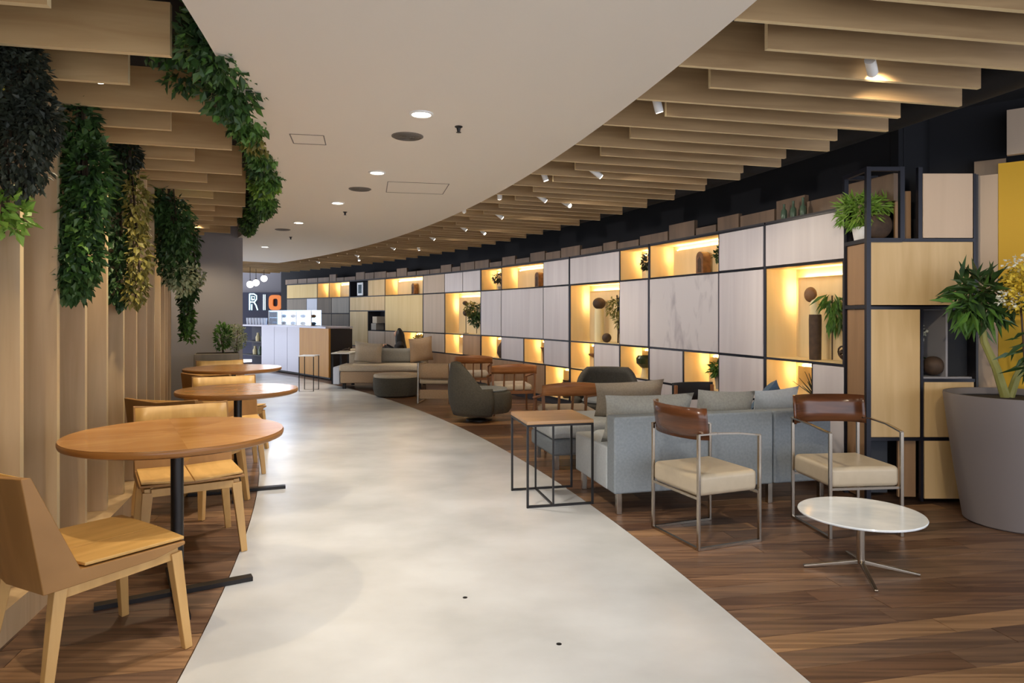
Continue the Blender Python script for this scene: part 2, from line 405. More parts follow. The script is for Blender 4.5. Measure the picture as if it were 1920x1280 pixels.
cabinet('long white panelled display cabinet with a bonsai in its top niche', [
    (1019, 1067, ZB, ZA, 'p'), (940, 1019, ZB, ZA, 'n'), (902, 940, ZB, ZA, 'n'), (1019, 1067, ZCc, ZB, 'p'), (940, 1019, ZCc, ZB, 'p'), (902, 940, ZCc, ZB, 'p'),
    (1020, 1067, ZD, ZCc, 'p'), (982, 1020, ZD, ZCc, 'n'), (940, 982, ZD, ZCc, 'p'), (902, 940, ZD, ZCc, 'n'),
    (1022, 1067, ZE, ZD, 'n'), (982, 1022, ZE, ZD, 'k'), (902, 982, ZE, ZD, 'k')], 902, 1067)
cabinet('display cabinet with hanging greenery in its tall niche and beige end panels', [
    (868, 901, ZB, ZA, 'p'), (834, 868, ZB, ZA, 'p'), (794, 834, ZB, ZA, 'b'), (834, 901, ZCc, ZB, 'n'), (794, 834, ZCc, ZB, 'b'),
    (868, 901, ZD, ZCc, 'k'), (834, 868, ZD, ZCc, 'n'), (794, 834, ZD, ZCc, 'b'), (794, 901, ZE, ZD, 'k')], 794, 901)
cabinet('golden wood display cabinet with a framed picture in its open corner box', [
    (722, 793, ZB, ZA, 'n'), (690, 722, ZB, ZA, 'w'), (656, 690, ZB, ZA, 'o'), (722, 793, ZCc, ZB, 'y'), (656, 722, 1.36, ZB, 'w'),
    (656, 690, ZD, 1.36, 'w'), (690, 722, ZCc, 1.36, 'o'), (755, 793, ZD, ZCc, 'n'), (722, 755, ZD, ZCc, 'b'), (690, 722, ZD, ZCc, 'b'), (656, 793, ZE, ZD, 'k')], 656, 793)
cabinet('golden and grey panelled cabinet behind the bar counter', [
    (595, 617, ZB, ZA, 'n'), (538, 595, ZB, ZA, 'y'), (617, 655, ZB, ZA, 'n'), (575, 595, 1.30, ZB, 'c'), (538, 575, 1.30, ZB, 'g'), (595, 622, 1.30, ZB, 'd'), (622, 655, 1.30, ZB, 'g'),
    (538, 595, ZCc, 1.30, 'd'), (595, 622, ZCc, 1.30, 'd'), (622, 655, ZCc, 1.30, 'd'), (595, 655, ZE, ZCc, 'd'), (538, 595, ZE, ZCc, 'd')], 538, 655)

# ------------------------------------------------------------------ black framed shelf tower
TY = 4.66
def tx(px): return (px-960)/F*TY
def tz(py): return H+(HZ-py)*TY/F
root = thing('shelf_tower', 'tall black metal framed shelf tower with wooden panels', 'shelf', (tx(1627), TY, 0))
X0 = tx(1627); TD = .31
def tp(name, m, pa, pb, z0, z1, y0=.0, y1=.02, bev=.002):
    b = MB(); b.box(((tx(pa)+tx(pb))/2-X0, (y0+y1)/2, (z0+z1)/2), (tx(pb)-tx(pa)-.012, y1-y0, z1-z0-.012))
    return b.build(name, m, root, bevel=bev, seg=1)
f = MB()
for x, y in ((0, 0), (0, TD), (tx(1690)-X0, 0), (tx(1727)-X0, .02)):
    f.box((x, y+.0, 1.15 if (x == 0) else 2.05), (.03, .03, 2.3 if x == 0 else .5))
for z in (2.285, 1.80):
    f.box(((tx(1690)-X0)/2, 0, z), (tx(1690)-X0, .028, .028)); f.box((0, TD/2, z), (.028, TD, .028)); f.box(((tx(1690)-X0)/2, TD, z), (tx(1690)-X0, .028, .028))
f.box((0, TD/2, 1.345), (.026, TD, .026))
for pa, pb, py in ((1627, 1828, 450), (1627, 1828, 577), (1730, 1828, 713), (1627, 1828, 823)):
    f.box(((tx(pa)+tx(pb))/2-X0, .012, tz(py)), (tx(pb)-tx(pa), .026, .022))
for pa, y0, y1 in ((1729, 577, 940), (1828, 325, 577)):
    f.box((tx(pa)-X0, .012, (tz(y0)+tz(y1))/2), (.018, .024, abs(tz(y0)-tz(y1))))
f.build('metal_frame', 'frame_black', root)
tp('panel', 'panel_pink', 1729, 1826, 1.81, 2.262)
tp('panel', 'oak_brown', 1692, 1726, 1.81, 2.16, .1, .12)
tp('panel', 'oak_panel', 1631, 1826, 1.352, 1.795)
tp('panel', 'oak_panel', 1631, 1727, .45, 1.34)
tp('panel', 'oak_panel', 1732, 1828, .45, .842)
tp('panel', 'oak_panel', 1732, 1828, .03, .44)
tp('panel', 'greyblue_back', 1631, 1690, .03, .44, .16, .18)
tp('panel', 'oak_brown', 1690, 1727, .03, .44, .05, .07)
for z0, z1 in ((1.36, 1.785), (.02, 1.33)):
    b = MB(); b.box((.012, TD/2, (z0+z1)/2), (.02, TD-.04, z1-z0)); b.build('side_panel', 'oak_brown', root, bevel=.002, seg=1)
b = MB(); b.box(((tx(1828)-X0)/2, TD+.03, 1.0), (tx(1828)-X0, .02, 1.98)); b.build('back_panel', 'frame_dark', root)
b = MB(); w2 = tx(1826)-tx(1731); cxn = (tx(1731)+tx(1826))/2-X0
b.box((cxn, .16, .86), (w2, .28, .012)); b.box((cxn, .16, 1.33), (w2, .28, .012)); b.box((cxn-w2/4, .29, 1.095), (w2/2, .012, .46)); b.box((cxn+.0, .16, 1.095), (.014, .28, .46))
b.build('niche', 'grey_paint', root)
b = MB(); b.box((cxn+w2/4, .07, 1.095), (w2/2-.02, .03, .45)); b.build('dark_glass', 'black_paint', root)
b = MB(); b.box(((tx(1660)-X0), .2, 1.81), (.2, .22, .01)); b.build('shelf', 'oak_panel', root)
b = MB(); b.box((tx(1664)-X0, .22, 1.96), (.19, .02, .27)); b.build('panel', 'niche_wood', root)
b = MB(); b.box((tx(1829)-X0+.012, TD/2+.02, 1.125), (.016, TD+.04, 2.25)); b.build('side_panel', 'frame_dark', root)
# things on and in the tower
def P3(x, y, z): return Vector((x, y, z))
m = MB(); m.ball((0, 0, .1), .1, 1, .35, 1, 20, 12)
tag(m.build('round_basket', 'clay_dark', smooth='all', loc=(tx(1664), TY+.12, 1.818)), 'dark round woven disc standing on the tower top shelf', 'ornament')

# ------------------------------------------------------------------ side wall right of the tower
A0, A1 = Vector((3.215, 4.72, 0)), Vector((3.215+1.9*.78, 4.72-1.9*.625, 0))
dA = (A1-A0).normalized(); aA = atan2(dA.y, dA.x)
def wall_seg(name, m, s0, s1, z0, z1, off=0, th_=.06, lab=None, parent=None):
    nrm = Vector((dA.y, -dA.x, 0)); c = A0+dA*(s0+s1)/2-nrm*(-off-th_/2+.0)*-1
    b = MB(); b.box((0, 0, 0), (s1-s0, th_, z1-z0)); c = A0+dA*(s0+s1)/2+Vector((-dA.y, dA.x, 0))*(th_/2+off)
    o = b.build(name, m, parent, loc=(c.x, c.y, (z0+z1)/2), rz=aA); return o
b = MB(); b.box((4.05, 5.12, 1.36), (2.36, .1, 2.8)); struct(b.build('wall_corner', 'plenum'), 'black wall behind the shelf tower')
struct(wall_seg('wall_upper', 'plenum', -.3, 1.9, 0, 2.77, .14, .04), 'black wall above the yellow wall')
struct(wall_seg('wall_side', 'panel_pink', 0, .118, 0, 2.25), 'pale wood strip of wall beside the tower')
struct(wall_seg('wall_yellow', 'yellow_paint', .12, 1.9, 0, 2.32), 'mustard yellow wall behind the large planter')
o = wall_seg('soffit_panel', 'soffit_and_reflection', -.02, .16, 2.255, 2.36, .05, .05); tag(o, 'small brown panel lying above the pale wood wall strip', 'panel')
o = wall_seg('soffit_panel', 'panel_beige', .17, 1.2, 2.36, 2.66, -.06, .05); tag(o, 'beige hanging panel above the mustard yellow wall', 'panel')

# ================================================================== LAMPS OF THE ROOM AND ADDED SPOTS
def downlight(th, R, i):
    p = pol(R, th, ZC)
    root = thing('downlight', 'round recessed downlight glowing in the off-white ceiling', 'light', p, 0, 'downlights along the ceiling')
    m = MB(); m.lathe([(.062, .0), (.062, -.006), (.05, -.008), (.046, .0)], seg=24); m.build('trim_ring', 'white_enamel', root, smooth=True)
    m = MB(); m.lathe([(.046, -.002), (.044, -.004)], seg=24); m.build('lens', 'lamp_glow', root)
    lamp('downlight_lamp', 'SPOT', p+Vector((0, 0, -.03)), DOWN_W, (1, .93, .84), None, p+Vector((0, 0, -2)) if i != 4 else Vector((.12, 3.1, 0)), .05, 92, .85)
for i, (px, py) in enumerate(((790, 213), (707, 323), (633, 380), (560, 417))):
    p = P(px, py, ZC); downlight(degrees(atan2(p.y-CY, p.x-CX)), hypot(p.x-CX, p.y-CY), i)
for i, th in enumerate((9.4, 5.2, 1.0, 33.0, 37.2)): downlight(th, 23.35 if i < 3 else 23.0, i+4)
def track_spot(p, target, power, label, group, color=(1, .84, .62), ang=62):
    root = thing('track_spotlight', label, 'light', p, 0, group)
    d = (Vector(target)-Vector(p)).normalized()
    m = MB(); m.tube([d*-.05, d*.05], .022, 12); m.build('barrel', 'white_enamel', root, smooth=True)
    m = MB(); m.tube([d*.051, d*.053], .018, 12); m.build('lens', 'lamp_glow', root)
    m = MB(); m.tube([d*-.02, Vector((0, 0, max(.05, 2.72-p[2])))], .006, 6); m.build('stem', 'white_enamel', root)
    lamp('track_lamp', 'SPOT', Vector(p)+d*.07, power, color, None, target, .025, ang, .8)
GRP = 'track spotlights between the slats'
LBL = 'small white track spotlight of the partly added set between the wooden ceiling slats'
tsp = [((1232, 192), (1.35, 3.95, .4)), ((1020, 327), (1.0, 5.6, .3)), ((937, 363), (-.2, 7.6, .2)), ((870, 390), (-.6, 9.0, .2)), ((806, 412), (-1.6, 10.4, .2))]
for (px, py), tg in tsp:
    p = P(px, py, 2.38); track_spot(p, tg, TRACK_W, LBL, GRP)
for th, tg in ((5.6, (1.9, 2.7, 0)), (8.3, (2.6, 4.0, .3)), (19.4, (1.9, 5.2, 1.2)), (24.9, (.9, 8.2, 1.0)), (30.2, (-1.2, 11.6, .6)), (36.2, (-2.6, 12.3, .4)), (10.7, (2.75, 4.7, 1.7))):
    th = 2.4+.535*(round((th-2.4)/.535)+.5)
    track_spot(pol(25.1, th, 2.345), tg, TRACK_W, LBL, GRP)  # the last spot is added to brighten the unlit tower top
for th in (16.5, 19.0, 21.6, 24.3, 27.2, 30.6, 34.4, 38.6):
    th = 2.4+.535*(round((th-2.4)/.535)+.5)
    track_spot(pol(24.75, th, 2.345), pol(26.4, th, 1.2), 30, LBL, GRP, color=(1, .93, .88), ang=100)  # wall washers added to brighten the cabinet panels
GRL = 'track spotlights between the beams'; LBL2 = 'small white track spotlight of the mostly added set between the beams over the round tables'
for th, tg in ((13.7, (-1.6, 2.9, .6)), (17.9, (-1.9, 4.3, .6)), (23.0, (-2.5, 6.3, .6)), (9.6, (-1.7, 2.4, .4)), (26.8, (-4.0, 8.9, 1.1)), (15.4, (-2.4, 3.9, .9)), (20.2, (-2.7, 5.6, .9))):
    track_spot(pol(21.8, 12.23+1.03*(round((th-12.23)/1.03)+.5), 2.43), tg, TRACK_W*1.0, LBL2, GRL, color=(1, .8, .52), ang=80)  # mostly added spots that brighten the tables, fins and end wall

# ceiling fittings
for (px, py), slab in zip(((764, 255), (675, 354), (530, 430)), ('between two downlights near the small access hatch', 'beside the large faint access hatch', 'close to the last ceiling greenery')):
    p = P(px, py, ZC); m = MB(); m.lathe([(.092, 0), (.092, -.004), (.085, -.006)], seg=28)
    for k in range(5): m.lathe([(.016*k+.012, -.006), (.016*k+.012, -.009), (.016*k+.018, -.009), (.016*k+.018, -.006)], seg=28, cap=False)
    tag(m.build('ceiling_speaker', 'grille', loc=p, smooth=True), 'round grey speaker grille in the ceiling '+slab, 'speaker', 'ceiling speakers')
for px, py in ((860, 237), (647, 397), (545, 444)):
    p = P(px, py, ZC); m = MB(); m.lathe([(.022, 0), (.022, -.004), (.012, -.01), (.008, -.03), (.014, -.032), (.014, -.034)], seg=12)
    tag(m.build('sprinkler', 'dark_steel', loc=p, smooth=True), 'tiny dark sprinkler head under the off-white ceiling', 'sprinkler', 'ceiling sprinklers')
def hatch(px0, px1, py0, py1, lab):
    a, b_, c = P(px0, py1, ZC), P(px1, py1, ZC), P((px0+px1)/2, py0, ZC)
    m = MB(); w = b_.x-a.x; d = c.y-a.y; t = .006
    for cx_, cy_, dx, dy in ((0, 0, w, t), (0, d, w, t), (-w/2, d/2, t, d), (w/2, d/2, t, d)): m.box((cx_, cy_, -.001), (dx, dy, .002))
    tag(m.build('access_hatch', 'grille', loc=((a.x+b_.x)/2, a.y, ZC), rz=radians(12)), lab, 'hatch')
hatch(552, 610, 252, 270, 'small rectangular access hatch outline in the off-white ceiling')
hatch(725, 830, 342, 362, 'large faint access hatch outline in the off-white ceiling')
for px, py in ((872, 1120), (1048, 1207)):
    m = MB(); m.lathe([(.011, -.004), (.011, .001), (.004, .0015)], seg=14)
    tag(m.build('floor_socket', 'dark_steel', loc=P(px, py)), 'tiny dark metal cap set in the pale concrete floor', 'floor cap', 'caps in the floor')

# ================================================================== LEFT: ROUND TABLES AND SHELL CHAIRS
def round_table(loc, rz, label, R=.47):
    root = thing('round_table', label, 'table', loc, rz, None)
    m = MB(); m.lathe([(R-.03, .712), (R-.004, .722), (R, .734), (R, .742), (R-.004, .748)], seg=64); m.build('table_edge', 'table_edge', root, smooth=True)
    m = MB()
    for k in range(8):                    # eight veneer segments of the top
        a0, a1 = 2*pi*k/8, 2*pi*(k+1)/8; n = 8; r = R-.004
        vs = [(0, 0, .749)]+[(r*cos(a0+(a1-a0)*j/n), r*sin(a0+(a1-a0)*j/n), .749) for j in range(n+1)]
        mm = MB(); mm.add(vs+[(x, y, .75+.0004*(k % 2)) for x, y, z in vs], [tuple(range(n+1, -1, -1)), tuple(range(n+2, 2*n+4))]+[(j, (j+1) % (n+2), (j+1) % (n+2)+n+2, j+n+2) for j in range(n+2)])
        o = mm.build('top_segment', 'table_oak', root)
    m = MB(); m.tube([(0, 0, .02), (0, 0, .712)], .028, 16); m.lathe([(.09, .70), (.09, .712)], seg=20); m.build('pole', 'dark_steel', root, smooth=True)
    for a in (0, pi/2):
        m = MB(); m.box((0, 0, .011+a*.0), (.66, .05, .02), a); m.build('foot_bar', 'dark_steel', root)
    return root
T1p, T2p, T3p = (-1.555, 3.17, 0), (-2.0, 4.98, 0), (-2.84, 6.95, 0)
round_table(T1p, radians(31), 'round wooden cafe table between the two nearest shell chairs', .47)
round_table(T2p, radians(20), 'round wooden cafe table in the middle of the row along the fins', .42)
round_table(T3p, radians(10), 'round wooden cafe table by the grey end wall', .47)

def shell_chair():
    root = thing('shell_chair', 'x', 'chair')
    prof = [(-.335, .765), (-.27, .355), (.10, .368), (.245, .405), (.245, .418), (-.155, .422), (-.305, .765)]
    m = MB(); n = len(prof); ys = (-.255, -.235, 0, .235, .255); vs = []
    for j, y in enumerate(ys):
        for i, (x, z) in enumerate(prof):
            k = abs(y)/.255; zz = z
            if i in (0, 6): zz = z-.02*(1-k)+.0; xx = x-.03*(1-k)
            elif i in (1, 2): xx = x-.02*(1-k); zz = z+.012*k
            elif i == 5: xx = x-.03*(1-k); zz = z-.012*(1-k)
            else: xx = x-.03*k; zz = z
            vs.append((xx, y, zz))
    fs = [tuple(range(n-1, -1, -1)), tuple(4*n+i for i in range(n))]
    for j in range(4):
        for i in range(n): fs.append((j*n+i, j*n+(i+1) % n, (j+1)*n+(i+1) % n, (j+1)*n+i))
    m.add(vs, fs); m.build('shell', 'chair_shell', root, bevel=.004)
    # seat pad in two folded leaves and a back lining
    for s in (-1, 1):
        m = MB(); y0, y1 = (.002*s, .247*s)
        a = [(-.165, y0, .414), (.243, y0, .412), (.215, y1, .424), (-.14, y1, .426)]
        if s < 0: a = a[::-1]
        m.hexa([Vector(p) for p in a]+[Vector(p)+Vector((0, 0, .012)) for p in a]); m.build('seat_leaf', 'chair_oak', root, bevel=.003)
    m = MB(); m.grid(lambda u, v: (-.172-.13*v-.028*(1-abs(2*u-1)), (u-.5)*.49, .44+.315*v), 8, 4); m.build('back_lining', 'chair_oak', root, smooth='all', solid=.004)
    for sx in (-1, 1):
        for sy in (-1, 1):
            m = MB(); m.bar((.20*sx-.01, .215*sy, .375), (.245*sx-.02, .25*sy, 0), .042, .05, up=(0, 1, 0), w2=.03, h2=.032); m.build('leg', 'chair_oak_leg', root, bevel=.003)
    m = MB()
    for sy in (-1, 1): m.bar((-.2, .216*sy, .352), (.2, .216*sy, .372), .03, .045)
    m.bar((.195, -.2, .372), (.195, .2, .372), .03, .04); m.bar((-.2, -.2, .345), (-.2, .2, .345), .03, .04)
    m.build('seat_rail', 'chair_oak_leg', root, bevel=.002)
    return root
sc = shell_chair()
chairs = [((-1.60, 2.62), 55, 'oak shell chair with its back to the fins, pulled up to the nearest round table'),
          ((-1.80, 3.80), -58, 'oak shell chair facing back across the nearest round table'),
          ((-2.14, 4.60), 78, 'oak shell chair tucked under the near side of the middle round table'),
          ((-2.34, 5.62), -62, 'oak shell chair on the far side of the middle round table'),
          ((-2.66, 6.42), 75, 'oak shell chair turned toward the round table by the grey wall'),
          ((-3.22, 7.62), -60, 'oak shell chair between the last round table and the grey wall')]
for i, ((x, y), a, lab) in enumerate(chairs):
    if i == 0: sc.location = (x, y, 0); sc.rotation_euler.z = radians(a); sc['label'] = lab; sc['group'] = 'oak shell chairs at the round tables'
    else: copy_tree(sc, None, (x, y, 0), radians(a), lab)

# ================================================================== RIGHT: LOUNGE FURNITURE
def steel_armchair():
    root = thing('armchair', 'x', 'armchair')
    w, d = .22, .205
    m = MB()
    m.box((0, 0, .35), (.42, .43, .12)); m.build('seat', 'leather_beige', root, bevel=.028, seg=3)
    m = MB(); ns = 14
    def bk(u, v):
        a = (u-.5)*pi*.92; return (-.13-.115*cos(a)-.02*v, .232*sin(a)*1.02, .605+.175*v)
    m.grid(bk, ns, 3); m.build('backrest', 'walnut_ply', root, smooth='all', solid=.014)
    for sx in (-1, 1):
        for sy in (-1, 1):
            m = MB(); top = .61 if sx > 0 else .64
            m.box((sx*d+(.01 if sx > 0 else 0), sy*w, top/2), (.016, .02, top)); m.build('leg', 'steel', root, bevel=.003)
    for sy in (-1, 1):
        m = MB(); pts = [(-.21, sy*.222, .635), (-.1, sy*.24, .64), (.05, sy*.24, .632), (.17, sy*.228, .615), (.215, sy*.22, .61)]
        for a, b_ in zip(pts[:-1], pts[1:]): m.bar(a, b_, .02, .009)
        m.build('armrest', 'steel', root)
        m = MB(); m.bar((-.21, sy*w, .008), (.215, sy*w, .008), .018, .014); m.build('floor_bar', 'steel', root)
    for a_, b_, t_ in (((-.205, -w, .008), (-.205, w, .008), .018), ((-.205, -w, .285), (-.205, w, .285), .014), ((.205, -w, .285), (.205, w, .285), .014)):
        m = MB(); m.bar(a_, b_, t_, .014); m.build('cross_bar', 'steel', root)
    return root
ac = steel_armchair(); ac.location = (1.13, 4.02, 0); ac.rotation_euler.z = radians(22); ac['label'] = 'beige leather steel armchair turned sideways behind the grey sofa'; ac['group'] = 'steel armchairs with curved walnut backs'
copy_tree(ac, None, (2.03, 4.17, 0), radians(-84), 'beige leather steel armchair facing the white marble coffee table')
# marble coffee table
root = thing('coffee_table', 'low white marble topped coffee table on a four-star steel base', 'table', (1.757, 3.44, 0), radians(-16))
m = MB(); m.lathe([(.27, .282), (.293, .29), (.295, .296), (.292, .30)], seg=64); m.build('marble_top', 'marble', root, smooth=True)
m = MB(); m.tube([(0, 0, .045), (0, 0, .283)], .02, 14); m.lathe([(.07, .275), (.07, .283)], seg=20); m.build('post', 'steel', root, smooth=True)
for k in range(4):
    a = k*pi/2+.05; m = MB(); m.bar((.015*cos(a), .015*sin(a), .05), (.27*cos(a), .27*sin(a), .008), .022, .022, w2=.018, h2=.012); m.build('foot', 'steel', root, bevel=.003)
# near sofa
SO = Vector((.655, 4.37, 0)); SA = radians(14); L = 1.62
root = thing('sofa', 'grey blue fabric sofa seen from behind with two back panels', 'sofa', SO, SA)
def bx(name, m, x0, x1, y0, y1, z0, z1, bev=.02, seg=3, rt=None):
    b = MB(); b.box(((x0+x1)/2, (y0+y1)/2, (z0+z1)/2), (x1-x0, y1-y0, z1-z0)); return b.build(name, m, rt or root, bevel=bev, seg=seg)
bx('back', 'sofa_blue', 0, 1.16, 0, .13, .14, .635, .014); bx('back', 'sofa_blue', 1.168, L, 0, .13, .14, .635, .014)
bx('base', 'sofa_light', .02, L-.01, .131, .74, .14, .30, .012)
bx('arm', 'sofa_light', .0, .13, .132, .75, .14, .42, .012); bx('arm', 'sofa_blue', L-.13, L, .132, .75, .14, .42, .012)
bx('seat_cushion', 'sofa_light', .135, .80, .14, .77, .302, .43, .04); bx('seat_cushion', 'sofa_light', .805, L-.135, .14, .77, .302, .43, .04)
for x, y in ((.05, .05), (1.16, .05), (L-.05, .05), (.05, .70), (L-.05, .70)):
    b = MB(); b.box((x, y, .07), (.035, .035, .14)); b.build('leg', 'steel', root, bevel=.003)
def cushion_mesh(w, h, t, n=10):
    m = MB()
    for s in (1, -1):
        def fn(u, v, s=s):
            a, b_ = 2*u-1, 2*v-1; p = 1-.07*(1-abs(b_)**2); q = 1-.07*(1-abs(a)**2)
            th_ = t/2*(max(0, (1-a**4)*(1-b_**4)))**.6
            return (s*th_, a*w/2*p, b_*h/2*q)
        m.grid(fn, n, n)
    return m
def cushion(name, m, lab, loc, w, h, t, rz, tilt, roll=0, cat='cushion'):
    o = cushion_mesh(w, h, t).build(name, m, smooth='all'); o.location = loc
    o.rotation_euler = (Matrix.Rotation(rz, 4, 'Z') @ Matrix.Rotation(tilt, 4, 'Y') @ Matrix.Rotation(roll, 4, 'X')).to_euler()
    return tag(o, lab, cat)
def onsofa(x, y, z): return SO+Matrix.Rotation(SA, 3, 'Z') @ Vector((x, y, z))
cushion('cushion', 'cushion_grey', 'long pale grey cushion leaning on the grey blue sofa back beside the side table', onsofa(.36, .27, .585), .66, .34, .16, SA+pi/2, radians(-14))
cushion('cushion', 'cushion_grey', 'pale grey cushion at the middle of the grey blue sofa back', onsofa(.94, .27, .59), .46, .35, .17, SA+pi/2, radians(-14), .05)
cushion('cushion', 'sofa_light', 'light grey cushion at the shelf end of the grey blue sofa', onsofa(1.36, .27, .60), .36, .34, .16, SA+pi/2, radians(-16), -.08)
cushion('cushion', 'cushion_blue', 'slate blue cushion leaning in the corner below the tall lit niche', onsofa(1.42, .44, .63), .34, .30, .12, SA+pi/2+.5, radians(-30), .5)
# daybed sofa beyond
SO2, SA2 = Vector((.33, 5.62, 0)), radians(15)
root = thing('daybed', 'low blue grey daybed behind the wooden topped side table', 'daybed', SO2, SA2)
bx('base', 'sofa_blue', 0, 1.12, 0, .62, .12, .26, .03); bx('mattress', 'sofa_light', -.02, 1.14, -.02, .64, .262, .40, .05, 4)
for x in (.06, 1.06):
    for y in (.06, .56): b = MB(); b.box((x, y, .06), (.03, .03, .12)); b.build('leg', 'steel', root)
def ond(x, y, z): return SO2+Matrix.Rotation(SA2, 3, 'Z') @ Vector((x, y, z))
cushion('cushion', 'cushion_taupe', 'large taupe bolster cushion standing on the daybed', ond(.79, .22, .55), .66, .32, .2, SA2+pi/2, radians(-10), -.03)
# side table with dark steel frame
root = thing('side_table', 'tan topped side table with a thin dark steel frame', 'table', (.275, 4.84, 0), radians(13))
bx('top', 'tabletop_tan', -.235, .235, -.24, .24, .555, .58, .003, 1)
m = MB(); s_ = .009
for y in (-.231, .231):
    for x in (-.228, .228): m.box((x, y, .277), (.014, .014, .555))
    m.box((0, y, .008), (.456, .014, .014)); m.box((0, y, .548), (.456, .014, .014))
for x in (-.228, .228): m.box((x, 0, .548), (.014, .448, .014))
m.build('frame', 'dark_steel', root)
m = MB(); m.box((-.05, -.231, .277), (.012, .012, .54)); m.box((-.05, .231, .277), (.012, .012, .54)); m.box((-.05, 0, .008), (.012, .45, .012)); m.build('brace', 'dark_steel', root)
# teak lounge chairs
def teak_chair():
    root = thing('lounge_chair', 'x', 'chair')
    m = MB()
    def rail(u, v):
        a = 2*u-1; bow = .07*(1-a*a); return (-.25-bow-.03*v, a*.29, .535+.125*v*(1-.25*a*a)+.0)
    m.grid(rail, 12, 3); m.build('top_rail', 'teak', root, smooth='all', solid=.022)
    for sy in (-1, 1):
        m = MB(); m.bar((-.235, sy*.275, .56), (-.28, sy*.26, 0), .028, .04, w2=.022, h2=.026); m.build('leg', 'teak_leg', root, bevel=.004)
        m = MB(); m.bar((.26, sy*.26, .44), (.25, sy*.265, 0), .03, .034, w2=.022, h2=.024); m.build('leg', 'teak_leg', root, bevel=.004)
        m = MB(); m.bar((-.25, sy*.28, .535), (.27, sy*.265, .45), .045, .02); m.build('armrest', 'teak', root, bevel=.005)
        m = MB(); m.bar((-.25, sy*.25, .29), (.25, sy*.25, .31), .02, .04); m.build('seat_rail', 'teak_leg', root)
    for y in (-.13, 0, .13): m = MB(); m.bar((-.29, y, .54), (-.235, y, .31), .018, .03); m.build('back_slat', 'teak_leg', root)
    m = MB(); m.bar((-.25, -.25, .29), (-.25, .25, .29), .02, .04); m.build('seat_rail', 'teak_leg', root)
    m = MB(); m.box((0, 0, .35), (.5, .48, .08)); m.build('seat_cushion', 'linen', root, bevel=.03, seg=3)
    return root
tk = teak_chair(); tk.location = (.53, 6.68, 0); tk.rotation_euler.z = radians(98); tk['label'] = 'teak lounge chair with a broad curved top rail behind the daybed'; tk['group'] = 'teak lounge chairs'
copy_tree(tk, None, (-.02, 9.0, 0), radians(100), 'teak lounge chair with a pale seat cushion beside the dark tub chair')
copy_tree(tk, None, (-.62, 10.8, 0), radians(95), 'teak lounge chair standing against the brown lower panels of the cabinets')
# dark tub chairs
def tub_chair():
    root = thing('tub_chair', 'x', 'armchair')
    m = MB()
    def outer(u, v):
        a = radians(62)+u*radians(236); r = .30+.035*sin(pi*v)
        k = max(0., -cos(a)); top = .30+.40*(min(1, k*1.25+.08))**.55
        z = .09+(top-.09)*v; return (-.02+r*cos(a)*(1.0 if v > .25 else .92+.32*v), r*sin(a)*1.05, z)
    m.grid(outer, 28, 10); m.build('shell', 'dark_felt', root, smooth='all', solid=.055)
    m = MB(); m.lathe([(.05, .10), (.27, .10), (.30, .15), (.305, .28), (.29, .34), (.25, .36)], c=(.06, 0, 0), seg=36, sx=1.12); m.build('seat_base', 'dark_felt', root, smooth=True)
    m = MB(); m.lathe([(.05, .361), (.25, .361), (.262, .375), (.25, .392), (.05, .40)], c=(.06, 0, 0), seg=36, sx=1.1); m.build('seat_cushion', 'felt_grey', root, smooth=True)
    m = MB(); m.lathe([(.16, 0), (.16, .015), (.03, .03), (.03, .1)], seg=24); m.build('swivel_base', 'dark_steel', root, smooth=True)
    return root
tb = tub_chair(); tb.location = (-.40, 8.35, 0); tb.rotation_euler.z = radians(8); tb['label'] = 'dark grey felt tub chair facing the display cabinets'; tb['group'] = 'dark felt tub chairs'
copy_tree(tb, None, (1.02, 7.35, 0), radians(-100), 'dark grey felt tub chair beside the wall behind the taupe bolster')
# dark backed low chair between daybed and wall
root = thing('low_chair', 'black backed wooden chair standing by the cabinets behind the sofa cushions', 'chair', (1.68, 5.95, 0), radians(-75))
m = MB(); m.grid(lambda u, v: (-.2-.05*(1-(2*u-1)**2), (u-.5)*.4, .52+.16*v), 10, 3); m.build('backrest', 'black_paint', root, smooth='all', solid=.02)
bx('seat', 'teak', -.2, .2, -.2, .2, .38, .43, .01, 2)
for sx in (-1, 1):
    for sy in (-1, 1): m = MB(); m.bar((.18*sx, .18*sy, .66 if sx < 0 else .38), (.19*sx, .19*sy, 0), .024, .024); m.build('leg', 'teak_leg', root)
# beige sling chair (frame seen from behind)
root = thing('sling_chair', 'beige leather sling chair in a pale metal frame beside the ottoman', 'chair', (-1.10, 10.05, 0), radians(84))
for sy in (-1, 1):
    m = MB(); m.tube([(-.26, .23*sy, .01), (-.24, .23*sy, .58), (.2, .23*sy, .56), (.24, .23*sy, .01), (-.26, .23*sy, .01)], .013, 8); m.build('side_frame', 'steel', root, smooth=True)
m = MB(); m.grid(lambda u, v: (-.23-.03*sin(pi*v), (u-.5)*.43, .36+.22*v), 6, 6); m.build('back_sling', 'linen_side', root, smooth='all', solid=.02)
bx('seat', 'leather_beige', -.22, .24, -.215, .215, .28, .36, .03, 3); bx('apron', 'linen_side', -.215, -.19, -.21, .21, .07, .2, .004, 1)
# ottoman
root = thing('ottoman', 'oval dark ottoman with a pale linen top', 'ottoman', (-1.82, 10.75, 0), radians(8))
m = MB(); m.lathe([(.28, .01), (.31, .03), (.335, .12), (.335, .28), (.325, .305)], seg=40, sx=1.08, sy=.9); m.build('body', 'dark_felt', root, smooth=True)
m = MB(); m.lathe([(.326, .306), (.33, .33), (.315, .352), (.25, .36)], seg=40, sx=1.08, sy=.9); m.build('top_pad', 'linen', root, smooth=True)
